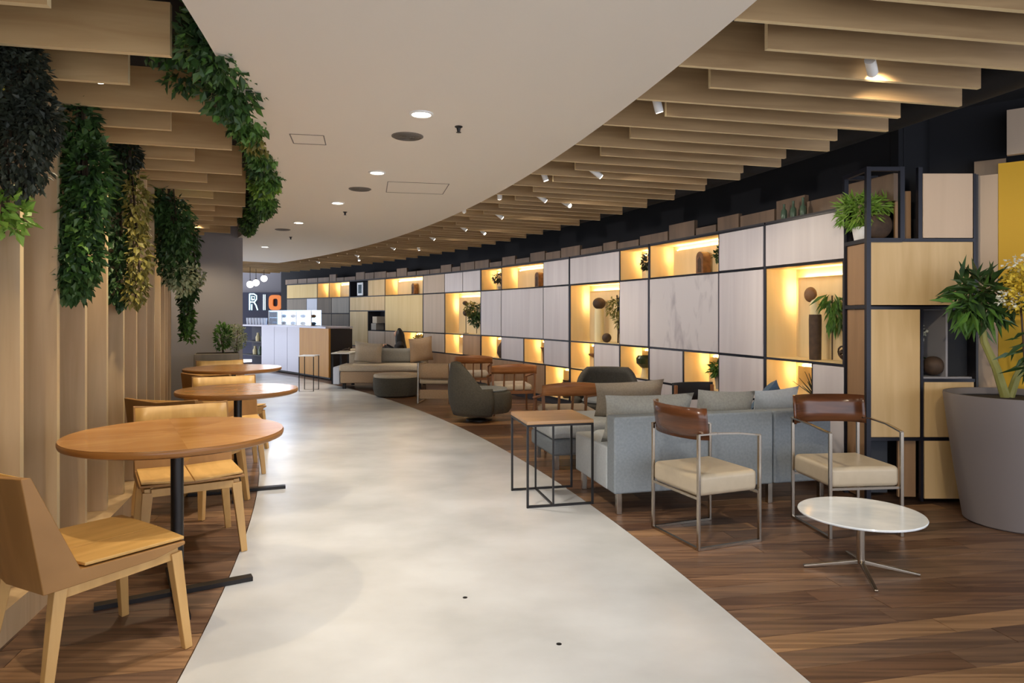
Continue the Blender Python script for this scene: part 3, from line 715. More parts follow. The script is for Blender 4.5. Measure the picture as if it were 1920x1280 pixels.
# far linen sofa
root = thing('linen_sofa', 'long beige linen sofa with a shelf arm beyond the ottoman', 'sofa', (-3.08, 11.75, 0), radians(0))
bx('base', 'linen_side', .12, 1.55, 0, .75, .1, .30, .02); bx('seat_cushion', 'linen', .10, 1.55, -.02, .62, .302, .42, .04, 3)
bx('back', 'linen', .12, 1.55, .62, .78, .3, .66, .03, 3); bx('arm', 'cool_white', 0, .11, .0, .75, .08, .38, .01, 1)  # left arm coloured cool to carry the bluish daylight on that side
bx('shelf_arm', 'white_enamel', -.05, .28, .05, .7, .60, .62, .004, 1)
b = MB(); b.box((-.03, .08, .34), (.03, .03, .52)); b.box((-.03, .66, .34), (.03, .03, .52)); b.box((.24, .66, .5), (.03, .03, .2)); b.box((.24, .08, .52), (.03, .03, .16)); b.build('shelf_frame', 'black_paint', root)
for x, y in ((.18, .06), (1.48, .06), (.18, .7), (1.48, .7)): b = MB(); b.box((x, y, .05), (.05, .05, .1)); b.build('leg', 'black_paint', root)
SL = Vector((-3.08, 11.75, 0))
cushion('cushion', 'linen', 'square linen cushion leaning at the shelf end of the beige sofa', SL+Vector((.52, .42, .60)), .50, .40, .16, pi/2, radians(-18), .12)
cushion('cushion', 'cushion_grey', 'wide grey linen cushion along the back of the beige sofa', SL+Vector((1.05, .52, .55)), .78, .28, .13, pi/2, radians(-12))
cushion('cushion', 'linen_side', 'large tan cushion propped upright at the wall end of the beige sofa', SL+Vector((1.46, .40, .66)), .42, .46, .16, pi/2+.35, radians(-16), -.12)
for i, (x, y, w, d, lab, mm) in enumerate(((.1, .3, .16, .22, 'white magazine on the shelf arm of the beige sofa', 'magazine'), (.12, .45, .2, .1, 'dark toy sized ornament on the shelf arm of the beige sofa', 'clay_dark'))):
    b = MB()
    if i == 0: b.box((0, 0, .006), (w, d, .01)); b.box((.01, 0, .014), (w*.9, d*.9, .006), .2)
    else:
        b.tube([(-.07, 0, .02), (.0, 0, .05), (.07, 0, .02)], .012, 8); b.ball((.05, 0, .05), .022)
    tag(b.build('magazine' if i == 0 else 'ornament', mm, loc=SL+Vector((x, y, .6215))), lab, 'magazine' if i == 0 else 'ornament')
# small white side table near the bar
root = thing('side_table', 'small white topped side table on thin dark legs by the beige sofa', 'table', (-3.42, 11.5, 0), radians(0))
bx('top', 'white_enamel', -.14, .14, -.16, .16, .585, .60, .004, 1)
m = MB()
for y in (-.15, .15): m.tube([(-.12, y, .58), (-.12, y, .008), (.12, y, .008), (.12, y, .58)], .008, 6)
m.build('frame', 'black_paint', root)
# large planter
root = thing('planter', 'large grey tapered floor planter in front of the yellow wall', 'planter', (3.14, 4.255, 0))
m = MB(); m.lathe([(.265, 0), (.28, .01), (.325, .3), (.365, .6), (.387, .79), (.385, .80), (.365, .80), (.355, .76)], seg=56, cap=False); m.build('pot', 'planter_grey', root, smooth=True)
m = MB(); m.lathe([(.36, .755), (.2, .765), (.02, .77)], seg=40); m.build('soil', 'soil', root)

# ================================================================== PLANTS
def leaves(m, rnd, n, sampler, size, droop=.4, wide=.55, outc=None):
    for _ in range(n):
        p, out = sampler(rnd)
        d = Vector((rnd.gauss(0, 1), rnd.gauss(0, 1), rnd.gauss(0, .7))).normalized()*.8+Vector(out)*.9+Vector((0, 0, -droop)); d.normalize()
        nrm = Vector((rnd.gauss(0, .6), rnd.gauss(0, .6), 1))+Vector(out)*.8; sd = d.cross(nrm)
        if sd.length < 1e-3: continue
        sd.normalize(); nrm = sd.cross(d).normalized(); s = size*rnd.uniform(.6, 1.3); w = s*wide*.5
        p = Vector(p); c = p+d*s*.5-nrm*s*.08
        m.add([p, p+d*s*.45+sd*w+nrm*s*.05, c, p+d*s*.45-sd*w+nrm*s*.05, p+d*s-nrm*s*.12], [(0, 2, 1), (0, 3, 2), (1, 2, 4), (2, 3, 4)])
    return m
def ell(c, r, shell=.55):
    c = Vector(c)
    def fn(rnd):
        v = Vector((rnd.gauss(0, 1), rnd.gauss(0, 1), rnd.gauss(0, 1))).normalized(); k = rnd.uniform(shell, 1)
        return c+Vector((v.x*r[0]*k, v.y*r[1]*k, v.z*r[2]*k)), v
    return fn
def multi(blobs):
    fs = [ell(c, r) for c, r in blobs]; ws = [r[0]*r[2]+r[1]*r[2] for c, r in blobs]
    return lambda rnd: rnd.choices(fs, ws)[0](rnd)
def plant(name, label, loc, groups, stems=None, group=None, seed=0, cat='plant', smat='twig', sr=.006, pot=None):
    """groups: list of (material, blobs in world coords relative to loc, count, leaf size, droop, wide)"""
    rnd = random.Random(seed+len(label)); root = thing(name, label, cat, loc, 0, group)
    for mt, blobs, n, size, droop, wide in groups:
        m = MB(); leaves(m, rnd, n, multi(blobs), size, droop, wide)
        o = m.build('foliage', mt, root); o['kind'] = 'stuff'
    if stems:
        m = MB()
        for pts in stems: m.tube(pts, sr, 6)
        m.build('stem', smat, root, smooth=True)
    if pot:
        m = MB(); m.lathe(pot[1], seg=24); m.build('pot', pot[0], root, smooth=True)
    return root
HG = None
def rel(px, py, Y): return D(px, Y, H+(HZ-py)*Y/F)
def hang(label, Y, blobs, seed):
    """blobs: (material, [(px,py,rx,rz)], count, size, droop)"""
    o = rel(blobs[0][1][0][0], blobs[0][1][0][1], Y); gs = []; top = None; stems = []
    for mt, bl, n, s, dr in blobs:
        bb = []
        for px, py, rx, rz in bl:
            p = rel(px, py, Y)-o; bb.append(((p.x, p.y, p.z), (rx*Y/F, .11, rz*Y/F)))
            stems.append([(p.x, p.y, p.z-rz*Y/F*.7), (p.x*.7, p.y, (p.z+2.32-o.z)/2), (p.x*.5, p.y, 2.34-o.z)])
        gs.append((mt, bb, n, s, dr, .6))
    return plant('hanging_plant', label, o, gs, stems, 'plants hanging between the fins', seed)
hang('dark twiggy hanging plant with bright leaves at its tip beside the first fins', 2.72, [
    ('leaf_black', [(30, 160, 62, 95), (40, 270, 48, 105), (75, 230, 26, 60), (20, 110, 60, 50)], 3600, .033, .6),
    ('leaf_light', [(14, 400, 34, 36), (4, 385, 25, 30)], 200, .05, .2), ('flower_yellow', [(5, 180, 12, 14)], 60, .025, 0)], 1)
hang('dense dark green ivy hanging in a long tapering mass between fins', 3.42, [
    ('leaf_dark', [(150, 240, 32, 60), (165, 320, 42, 75), (155, 400, 42, 75), (148, 480, 34, 70), (140, 530, 20, 36)], 2500, .05, .7),
    ('leaf_mid', [(160, 350, 46, 110), (155, 460, 36, 70)], 500, .05, .5)], 2)
hang('narrow olive toned hanging vine behind the ivy mass', 4.35, [
    ('leaf_dark', [(228, 320, 18, 55), (226, 420, 18, 80), (224, 520, 14, 60)], 1100, .05, .8),
    ('leaf_olive', [(258, 390, 18, 80), (262, 480, 14, 60), (255, 540, 14, 36)], 700, .045, .8), ('leaf_black', [(240, 290, 24, 26)], 220, .05, .3)], 3)
hang('broad mossy hanging plant spilling past the middle fins', 5.6, [
    ('leaf_dark', [(305, 390, 22, 36), (330, 420, 30, 55), (325, 470, 30, 60)], 1800, .055, .8),
    ('leaf_sage', [(330, 510, 24, 40), (345, 520, 24, 36)], 420, .04, .4), ('leaf_olive', [(285, 400, 12, 60)], 300, .05, .8)], 4)
hang('trailing green plant hanging at the last fins before the grey wall', 7.6, [
    ('leaf_dark', [(354, 460, 18, 60), (352, 530, 20, 50), (350, 590, 9, 40)], 1300, .06, .8),
    ('leaf_mid', [(352, 600, 10, 26), (354, 628, 12, 14)], 260, .06, .3), ('leaf_sage', [(368, 520, 14, 20)], 160, .045, .3)], 5)
# greenery along the inner ceiling edge above the beams
rg = random.Random(21)
tone = ['leaf_dark', 'leaf_dark', 'leaf_mid', 'leaf_olive', 'leaf_mid', 'leaf_dark', 'leaf_mid', 'leaf_light', 'leaf_mid', 'leaf_dark', 'leaf_dark', 'leaf_dark', 'leaf_dark', 'leaf_dark', 'leaf_dark', 'leaf_dark']
names_ = ['dark leafy clump', 'black green leafy clump', 'mid green bushy clump', 'olive and bronze clump', 'fresh green fern clump', 'deep green clump', 'green trailing clump', 'bright lime green clump', 'leafy green clump', 'thin dark green clump', 'small dark clump', 'little dark tuft', 'faint dark tuft', 'far dark tuft', 'tiny dark tuft', 'last dark tuft']
LOC_ = ['over the first long beam', 'over the short beam next to the first long beam', 'over the second long beam', 'over the second short beam', 'over the third long beam', 'over the third short beam', 'over the fourth long beam', 'over the fourth short beam', 'over the fifth long beam', 'over the fifth short beam', 'over the sixth long beam', 'over the sixth short beam', 'over the seventh long beam', 'over the seventh short beam', 'over the eighth long beam', 'over the eighth short beam']
for i in range(16):
    t = 12.75+i*1.03; R0 = 22.38; c = pol(R0, t, 2.43)
    sz = (1.6, 1.5, 1.35, 1.2, 1.15, 1.15, 1.2, 1.3, 1.15, 1.05, 1, .95, .9, .9, .9, .9)[i]
    er = Vector((cos(radians(t)), sin(radians(t)), 0)); et = Vector((-er.y, er.x, 0))
    bl = []
    for k in range(5):
        q = er*rg.uniform(-.02, .07)+et*rg.uniform(-.15, .15)+Vector((0, 0, rg.uniform(-.10, .10))); bl.append((tuple(q), (.075*sz, .10*sz, .085*sz)))
    if i in (0, 1): bl += [(tuple(er*-.2+et*.06+Vector((0, 0, .02))), (.15, .06, .07))]
    gs = [(tone[i], bl, int(950*sz), .05, .3, .6), ('leaf_dark' if tone[i] != 'leaf_dark' else 'leaf_mid', bl, 260, .055, .3, .6)]
    plant('ceiling_plant', names_[i]+' of greenery '+LOC_[i], c, gs, [[tuple(b_[0]), (b_[0][0]*.5, b_[0][1]*.5, .1)] for b_ in bl], 'greenery above the beams', 40+i)
# two curled dry leaves at the ceiling edge
for px, py, lab in ((420, 68, 'dark curled dry leaf sticking out near the first beam greenery'), (455, 122, 'long pointed dry leaf sticking out under the ceiling edge')):
    p = rel(px, py, 3.05 if px < 440 else 3.3); m = MB()
    m.grid(lambda u, v: ((u-.5)*.035*sin(pi*min(1, v*.9+.1)), .01*cos(5*u), (v-.5)*.085+.01*sin(4*u)), 4, 5)
    m.tube([(0, 0, -.04), (-.03, .02, -.06), (-.12, .02, -.03)], .002, 5)
    o = m.build('dry_leaf', 'leaf_black', loc=p, smooth='all'); o.rotation_euler = (.4, .5, .3); tag(o, lab, 'leaf')
# potted greenery in front of the grey end wall
root = thing('trough_planter', 'weathered wooden trough planter in front of the grey end wall', 'planter', (-3.72, 8.62, 0), radians(20))
bx('trough', 'panel_grey', -.26, .26, -.14, .14, 0, .80, .01, 1); bx('soil', 'soil', -.24, .24, -.12, .12, .80, .805, 0.001, 1)
o = rel(418, 640, 8.6)
plant('potted_bush', 'small bright green leafy bush growing in the wooden trough', (o.x, o.y, .80), [('leaf_mid', [((0, 0, .2), (.10, .1, .17))], 420, .05, -.2, .5)], [[(0, 0, 0), (.01, 0, .15), (.02, 0, .3)], [(0, 0, 0), (-.03, 0, .25)]], 'bushes in the trough', 3)
o = rel(443, 640, 8.7)
plant('potted_bush', 'pale sage fine-leaved bush growing at the end of the wooden trough', (o.x, o.y, .80), [('leaf_sage', [((0, 0, .19), (.13, .12, .17))], 900, .03, -.1, .5)], [[(0, 0, 0), (.01, 0, .15), (.02, 0, .3)]], 'bushes in the trough', 4)
# tall plants in the large grey planter (each rooted in its soil)
PY = 4.33
def pz(px, py, Y=PY): return rel(px, py, Y)
o = Vector((3.08, 4.33, .765))
def ro(px, py, Y=PY): q = pz(px, py, Y)-o; return (q.x, q.y, q.z)
root = plant('palm_plant', 'tall fan leaved plant with broad pale canes in the grey planter', o, [
    ('leaf_dark', [(ro(1832, 545), (.13, .12, .10)), (ro(1850, 560), (.10, .1, .09))], 130, .16, .1, .22),
    ('leaf_mid', [(ro(1825, 570), (.14, .12, .08)), (ro(1850, 590), (.10, .1, .07))], 110, .15, .7, .2)], None, None, 9)
m = MB()
for pts, w in (([ro(1885, 745), ro(1868, 690), ro(1845, 640), ro(1838, 590), ro(1838, 550)], .022), ([ro(1893, 745), ro(1905, 710), ro(1925, 670), ro(1940, 640)], .020)):
    m.tube(pts, w, 8, rs=[w*(1.3-.16*i) for i in range(len(pts))])
m.build('cane', 'cane', root, smooth=True)
plant('flowering_shrub', 'yellow flowering shrub with white sprays in the grey planter', Vector((3.10, 4.08, .765)), [
    ('flower_yellow', [((.02, .0, .72), (.17, .13, .12)), ((.12, 0, .62), (.16, .12, .12)), ((-.05, 0, .62), (.1, .1, .08))], 2400, .026, 0, .8),
    ('flower_white', [((.0, .0, .83), (.15, .1, .06)), ((-.12, 0, .62), (.07, .07, .06))], 300, .02, 0, .8),
    ('leaf_dark', [((.0, -.05, .40), (.16, .12, .16)), ((.1, 0, .25), (.14, .1, .14))], 90, .13, .3, .2)],
    [[(0, 0, 0), (-.01, 0, .2), (.0, 0, .55)], [(.02, 0, 0), (.06, 0, .3), (.1, 0, .6)], [(-.02, 0, 0), (-.06, 0, .6)]], None, 12)
o = Vector((tx(1640), TY+.17, 1.815))
plant('potted_fern', 'bright green fern in a white pot on top of the shelf tower', o, [('leaf_light', [((-.02, 0, .20), (.15, .1, .11)), ((.06, 0, .25), (.16, .09, .06))], 700, .07, .2, .22)],
    [[(0, 0, .08), (0, 0, .2)]], None, 2, pot=('white_enamel', [(.05, 0), (.065, .09), (.06, .095), (.055, .08)]))
o = Vector((tx(1743), TY+.20, .867))
plant('potted_flower', 'white flowering pot plant in the tower niche', o, [('leaf_mid', [((-.04, 0, .20), (.06, .06, .1))], 260, .045, .1, .5), ('flower_white', [((.02, 0, .30), (.07, .06, .06))], 120, .025, 0, .9), ('leaf_dark', [((0, 0, .12), (.05, .06, .05))], 60, .06, 0, .4)],
    [[(0, 0, .06), (0, 0, .28)]], None, 5, pot=('white_enamel', [(.03, 0), (.045, .06), (.04, .07), (.03, .06)]))
m = MB(); m.ball((0, 0, .07), .07, 1, 1, .95); tag(m.build('kokedama_ball', 'clay_dark', smooth='all', loc=(tx(1765), TY+.09, .867)), 'brown fibrous ball resting in the tower niche', 'ornament')

# ================================================================== ORNAMENTS IN THE NICHES
def orn(name, label, px, z, dep, parts, cat='ornament', group=None):
    p = wall_pt(px, z, dep); root = thing(name, label, cat, p, radians(thw(px)), group)
    for nm, mt, mb in parts: mb.build(nm, mt, root, smooth=True)
    return root
def arch(w, h, d):
    m = MB(); n = 10; poly = [(-w/2, 0), (w/2, 0)]+[(w/2*cos(pi*i/n), h-w/2+w/2*sin(pi*i/n)) for i in range(n+1)]
    vs = [(-d/2, x, z) for x, z in poly]+[(d/2, x, z) for x, z in poly]; k = len(poly)
    m.add(vs, [tuple(range(k)), tuple(range(2*k-1, k-1, -1))]+[(i, i+k, (i+1) % k+k, (i+1) % k) for i in range(k)]); return m
def lath(prof, seg=20): return MB().lathe(prof, seg=seg)
def arch_lantern(label, px, z):
    fr_ = MB(); 
    orn('arched_lantern', label, px, z, .17, [('body', 'clay', arch(.12, .23, .09)), ('opening', 'clay_dark', MB().add([(-.046, -.03, .02), (-.046, .03, .02), (-.046, .03, .15), (-.046, 0, .18), (-.046, -.03, .15)], [(0, 1, 2, 3, 4)])), ('base', 'clay_dark', MB().box((0, 0, .004), (.1, .13, .008)))])
arch_lantern('brown arched wooden lantern in the long niche beside a potted plant', 1292, ZB+.012)
arch_lantern('brown arched wooden lantern alone in the niche left of a blank white panel', 993, ZB+.012)
arch_lantern('brown arched wooden lantern in the niche of the golden cabinet', 764, ZB+.012)
def npot(name, label, px, z, dep, pr, ph, pm, lm, bl, n, size, seed, wide=.5, droop=.1, cat='plant'):
    p = wall_pt(px, z, dep)
    return plant(name, label, p, [(lm, bl, n, size, droop, wide)], [[(0, 0, ph*.8), (0, 0, ph+.06)]], None, seed, cat, pot=(pm, [(pr*.75, 0), (pr, ph), (pr*.9, ph+.004), (pr*.85, ph*.9)]))
npot('potted_plant', 'leafy plant in a grey pot in the long top niche', 1333, ZB+.012, .15, .05, .08, 'pot_grey', 'leaf_dark', [((0, 0, .16), (.10, .09, .07))], 200, .05, 1)
npot('potted_plant', 'dark leafy plant in a pale pot in the narrow top niche', 1197, ZB+.012, .15, .05, .09, 'cream_ceramic', 'leaf_black', [((0, 0, .19), (.09, .09, .09))], 240, .05, 2)
npot('bonsai', 'dark bonsai tree in a low pot in the top niche', 925, ZB+.012, .15, .06, .05, 'pot_grey', 'leaf_black', [((0, 0, .2), (.14, .1, .08)), ((-.06, 0, .16), (.08, .08, .05))], 420, .04, 3, cat='bonsai')
npot('potted_plant', 'green potted plant in the low niche behind the taupe bolster', 1326, ZD+.012, .15, .055, .12, 'pot_grey', 'leaf_mid', [((0, 0, .2), (.09, .09, .07)), ((-.06, -.04, .18), (.05, .05, .04))], 240, .05, 4)
npot('potted_plant', 'yellow green plant in the low niche of the golden cabinet', 775, ZD+.012, .15, .05, .1, 'cream_ceramic', 'leaf_olive', [((0, 0, .2), (.12, .09, .1))], 200, .06, 5)
# spiky plant
p = wall_pt(1500, ZD+.012, .16); root = thing('spiky_plant', 'dark spiky agave in a low bowl in the lit niche behind the sofa', 'plant', p, 0)
m = MB(); rk = random.Random(5)
for k in range(22):
    a = k*2.4; el = rk.uniform(.35, 1.3); d = Vector((cos(a)*cos(el), sin(a)*cos(el)*.6, sin(el))); L_ = rk.uniform(.16, .24)
    m.bar(Vector((0, 0, .06)), Vector((0, 0, .06))+d*L_, .03, .008, w2=.003, h2=.003)
m.build('leaf_rosette', 'leaf_black', root); lath([(.05, 0), (.08, .05), (.075, .06), (.05, .055)]).build('bowl', 'clay_dark', root, smooth=True)
# tall statue and companions in the big niche
orn('tall_sculpture', 'slim sculpture of dark cylinder, cream neck and woven disc in the big niche', 1499, ZCc+.012, .15, [
    ('base', 'clay_dark', lath([(.045, 0), (.048, .32), (.046, .36)])), ('neck', 'cream_ceramic', lath([(.036, .361), (.04, .42), (.03, .5), (.012, .52)])),
    ('disc', 'clay', MB().ball((-.02, .03, .52), .062, .6, 1, 1))])
p = wall_pt(1526, ZCc+.30, .17)
plant('hanging_leaf', 'green strap leaved plant drooping in the big niche beside the slim sculpture', p, [('leaf_mid', [((0, 0, .2), (.06, .06, .05)), ((.02, 0, .1), (.05, .05, .10))], 70, .14, 1.4, .22)], [[(0, 0, -.28), (0, 0, .05), (.0, 0, .22)]], None, 7)
p = wall_pt(1560, ZCc+.012, .12); m = MB(); rk = random.Random(8)
for k in range(7):
    ax = Vector((rk.gauss(0, 1), rk.gauss(0, 1), rk.gauss(0, 1))).normalized(); u = ax.orthogonal().normalized(); w = ax.cross(u); r = rk.uniform(.035, .06)
    m.tube([Vector((0, 0, .068))+(u*cos(a)+w*sin(a))*r for a in [2*pi*j/14 for j in range(14)]], .007, 6, closed=True)
tag(m.build('knot_sculpture', 'clay_dark', loc=p, smooth='all'), 'knotted brown wire ball on the floor of the big niche', 'ornament')
orn('tall_vase', 'tall cream vase topped with a brown seed ball in the branch niche', 1106, ZCc+.012, .14, [('body', 'cream_ceramic', lath([(.06, 0), (.062, .38), (.058, .43)])), ('seed_ball', 'clay_dark', MB().ball((0, 0, .50), .085, 1, 1, .9))])
p = wall_pt(1138, ZCc+.012, .16)
plant('dried_branches', 'bunch of dried olive branches in the tall lit niche', p, [('leaf_olive', [((0, 0, .45), (.13, .12, .12)), ((.05, -.05, .28), (.10, .1, .10))], 260, .07, .5, .35), ('leaf_black', [((.05, -.08, .5), (.06, .08, .08))], 120, .06, .4, .4)],
      [[(0, 0, .0), (.02, .04, .3), (0, .08, .6)], [(0, 0, 0), (0, -.04, .3), (.03, -.1, .58)], [(0, 0, .1), (.0, -.12, .16), (.0, -.15, .14)]], None, 9, sr=.01)
m = MB(); m.ball((0, 0, .06), .06); tag(m.build('seed_pod', 'clay_dark', loc=wall_pt(1126, ZCc+.012, .09), smooth='all'), 'dark round seed pod lying below the dried branches', 'ornament')
p = wall_pt(880, ZCc+.42, .15)
plant('wall_greenery', 'trailing green plant hanging in the tall niche by the beige panels', p, [('leaf_dark', [((0, 0, .0), (.16, .14, .14)), ((-.02, 0, -.14), (.12, .12, .12))], 420, .07, .5, .5), ('leaf_olive', [((-.1, 0, .04), (.1, .1, .12))], 160, .06, .4, .5)], [[(0, 0, -.40), (0, 0, -.1), (0, 0, .1)]], None, 10)
orn('stacked_ornament', 'two dark gourds on a thin stand in the tall niche by the beige panels', 863, ZCc+.012, .12, [('stand', 'dark_steel', lath([(.05, 0), (.05, .008), (.006, .012), (.006, .34)])), ('gourd', 'clay_dark', MB().ball((0, 0, .38), .06)), ('gourd', 'clay_dark', MB().ball((0, .03, .56), .05, 1, 1, .8))])
orn('glazed_bowl', 'dark green glazed pot on a small stand in the low niche', 1193, ZD+.012, .12, [('stand', 'cream_ceramic', lath([(.05, 0), (.035, .1), (.04, .11)])), ('bowl', 'green_glaze', lath([(.05, .112), (.1, .16), (.105, .22), (.085, .25), (.075, .24)]))], 'pot')
orn('mushroom_bowl', 'brown mushroom shaped bowl on a stem in the low niche', 1103, ZD+.012, .1, [('stem', 'clay_dark', lath([(.04, 0), (.014, .03), (.014, .16)])), ('cap', 'clay', lath([(.02, .16), (.08, .19), (.085, .21), (.07, .215)]))])
orn('funnel_vase', 'tan funnel shaped vase in the low niche between white panels', 1010, ZD+.012, .12, [('body', 'clay', lath([(.04, 0), (.045, .14), (.06, .2), (.085, .235), (.075, .232)]))], 'vase')
orn('dark_gourd', 'dark pear shaped gourd in the low niche beside a white panel', 931, ZD+.012, .12, [('body', 'clay_dark', lath([(.06, 0), (.1, .08), (.085, .18), (.04, .25), (.015, .28)])), ('stalk', 'twig', lath([(.008, .28), (.006, .31)], 8))])
orn('round_pot', 'round brown pot in the lowest lit niche behind the teak chair', 1050, ZE+.014, .12, [('body', 'clay_dark', lath([(.06, 0), (.11, .09), (.1, .18), (.06, .23), (.07, .25), (.05, .24)]))], 'pot')
# framed picture in the corner box
p = wall_pt(672, ZB+.03, .05); root = thing('picture', 'small white framed teal picture standing in the corner box', 'picture', p, radians(thw(672)))
m = MB(); m.box((0, 0, .15), (.02, .26, .30)); m.build('picture_frame', 'white_enamel', root, bevel=.003)
m = MB(); m.box((-.0115, 0, .15), (.004, .15, .2)); m.build('print', 'teal_print', root)
# baskets in the dark niche behind the person
for i, (px, z, lab) in enumerate(((699, ZCc+.012, 'grey storage box at the bottom of the dark niche'), (701, ZCc+.165, 'pale storage box stacked on the grey one in the dark niche'))):
    m = MB(); m.box((0, 0, .075), (.2, .22-.03*i, .148)); m.box((-.102, 0, .1), (.004, .08, .02)); tag(m.build('storage_box', 'pot_grey' if i == 0 else 'linen', loc=wall_pt(px, z, .12), rz=radians(thw(px))), lab, 'box')
# jars on top of the cabinets
for i, px in enumerate((1455, 1472, 1490)):
    m = MB(); m.lathe([(.022, 0), (.026, .04), (.024, .08), (.01, .1), (.01, .13+.01*i), (.012, .135+.01*i)], seg=14)
    tag(m.build('glass_bottle', 'bottle_glass', loc=wall_pt(px, ZA+.0195, .08), smooth=True), ('shortest', 'middle', 'tallest')[i]+' of three small glass bottles on top of the white cabinet', 'bottle', 'bottles on the cabinet top')

# ================================================================== BAR AT THE FAR END
RB = 24.87
t618, t563, t490, t463 = thw(618, RB), thw(563, RB), thw(490, RB), thw(463, RB)
tm = (t618+t490)/2; root = thing('bar_counter', 'curved bar counter with white lit front and golden wood end', 'counter', pol(RB, tm), 0)
def arcpart(name, m, r0, r1, a, b_, z0, z1, n=6):
    mb = arc_slab(r0, r1, a, b_, z0, z1, n); o_ = pol(RB, tm); mb.v = [(x-o_.x, y-o_.y, z) for x, y, z in mb.v]; return mb.build(name, m, root)
tq = [t563+(t490-t563)*k/3 for k in range(4)]
for k in range(3): arcpart('front_panel', 'counter_white', RB, RB+.03, tq[k]+.02, tq[k+1]-.02, .04, 1.0, 3)
arcpart('wood_panel', 'counter_wood', RB-.02, RB+.02, t618, t563, .04, 1.0)
arcpart('body', 'frame_dark', RB+.031, RB+.5, t618+.1, t490, .0, .99)
arcpart('worktop', 'counter_white', RB-.03, RB+.55, t618+.3, t463+1, 1.001, 1.035, 10)
arcpart('open_shelf', 'navy_wall', RB+.35, RB+.4, t490, t463+1, 0, 1.0)
for z in (.3, .62): arcpart('shelf_board', 'frame_dark', RB+.03, RB+.35, t490+.05, t463+1, z, z+.02)
for k, (a, z) in enumerate(((.3, .64), (.65, .64), (.5, .32), (.85, .32))):
    m = MB(); m.lathe([(.05, 0), (.055, .1), (.03, .15), (.03, .2)], seg=12)
    tag(m.build('jar', ('bottle_glass', 'cream_ceramic')[k % 2], loc=pol(RB+.15, t490+(t463-t490)*a, z+.0005), smooth=True), ('olive glass jar on the upper under-counter shelf', 'cream jar on the upper under-counter shelf', 'olive glass jar on the lower under-counter shelf', 'cream jar on the lower under-counter shelf')[k], 'jar')
# glass display case
ta, tb = thw(592, 25.1), thw(512, 25.1); a, c = pol(25.12, ta), pol(25.12, tb); mid = (a+c)/2; w = (a-c).length
root = thing('display_case', 'brightly lit glass pastry display case on the bar counter', 'display case', (mid.x, mid.y, 1.0355), radians((ta+tb)/2))
b = MB(); b.box((.1, 0, .17), (.01, w, .33)); b.build('back_screen', 'case_glow', root)
b = MB(); b.box((-.12, 0, .165), (.008, w, .32)); b.box((-.01, 0, .33), (.23, w, .008)); b.build('glass_pane', 'glass', root)
b = MB()
for y in (-w/2, -w/6, w/6, w/2): b.box((-.12, y, .165), (.016, .016, .33))
b.box((0, 0, .008), (.25, w, .014)); b.build('frame', 'steel', root)
b = MB(); b.box((0, 0, .17), (.2, w-.03, .008)); b.build('shelf', 'glass', root)
b = MB(); b.box((-.09, 0, .315), (.02, w-.04, .014)); b.build('light_tube', 'cool_tube', root)
rk = random.Random(4)
for k in range(9):
    y = -w/2+.1+(w-.2)*(k % 5)/4; z = 1.0355+(.0155 if k < 5 else .1745); q = Vector((mid.x, mid.y, 0))+Matrix.Rotation(radians((ta+tb)/2), 3, 'Z') @ Vector((-.02, y, 0)); q.z = z
    m = MB(); m.ball((0, 0, .035), .05, 1.2, 1, .7, 12, 8); m.lathe([(.06, 0), (.065, .004)], seg=14)
    tag(m.build('pastry', 'clay' if k % 2 else 'cushion_blue', loc=q, smooth=True), 'small pastry on a dish inside the lit display case', 'pastry', 'pastries in the display case')
lamp('display_case_lamp', 'AREA', (mid.x-.3, mid.y-.25, 1.9), 12, (.72, .82, 1), None, (mid.x-.8, mid.y-1.2, .4), sx=.8, sy=.15)
for k in range(7):
    px = 465+k*5.5; q = pol(25.0, thw(px, 25.0), 1.0355); m = MB(); m.lathe([(.03, 0), (.04, .13), (.042, .16), (.036, .15), (.03, .02)], seg=14)
    tag(m.build('cup', 'cool_white', loc=q, smooth=True), 'white paper cup in the row on the bar counter', 'cup', 'cups on the bar')
# sign letters
SY = 19.38
def sp(px, py): return ((px-960)/F*SY, SY, H+(HZ-py)*SY/F)
def letter(name, lab, strokes, mt, r):
    m = MB()
    for s in strokes: m.tube([sp(*q) for q in s], r, 8)
    return tag(m.build(name, mt, smooth=True), lab, 'sign letter', 'letters of the bar sign')
letter('sign_letter', 'outlined pale neon letter R of the bar sign', [[(468, 581), (468, 551)], [(468, 551), (476, 551), (481, 554), (481, 561), (477, 566), (468, 566)], [(476, 566), (480, 572), (483, 581)], [(472, 581), (472, 570)], [(472, 562), (472, 555), (477, 556), (477, 561), (472, 562)]], 'neon_white', .017)
letter('sign_letter', 'pale tube letter I of the bar sign', [[(494, 581), (494, 552)], [(497, 581), (497, 552)]], 'neon_white', .012)
m = MB(); n = 32
def rr(a, w, h, e=.55): 
    c_, s_ = cos(a), sin(a); return (math.copysign(abs(c_)**e, c_)*w, math.copysign(abs(s_)**e, s_)*h)
vs = []
for y in (0, -.06):
    for w_, h_ in ((.185, .215), (.07, .11)):
        for k in range(n): x, z = rr(2*pi*k/n, w_, h_); vs.append((x, y, z))
fs = []
for k in range(n):
    k2 = (k+1) % n; fs += [(2*n+k, 2*n+k2, 3*n+k2, 3*n+k), (k, k2, 2*n+k2, 2*n+k), (n+k2, n+k, 3*n+k, 3*n+k2)]
m.add(vs, fs); q = sp(517, 567); tag(m.build('sign_letter', 'sign_orange', loc=(q[0], SY+.01, q[2])), 'thick orange letter O of the bar sign', 'sign letter', 'letters of the bar sign')
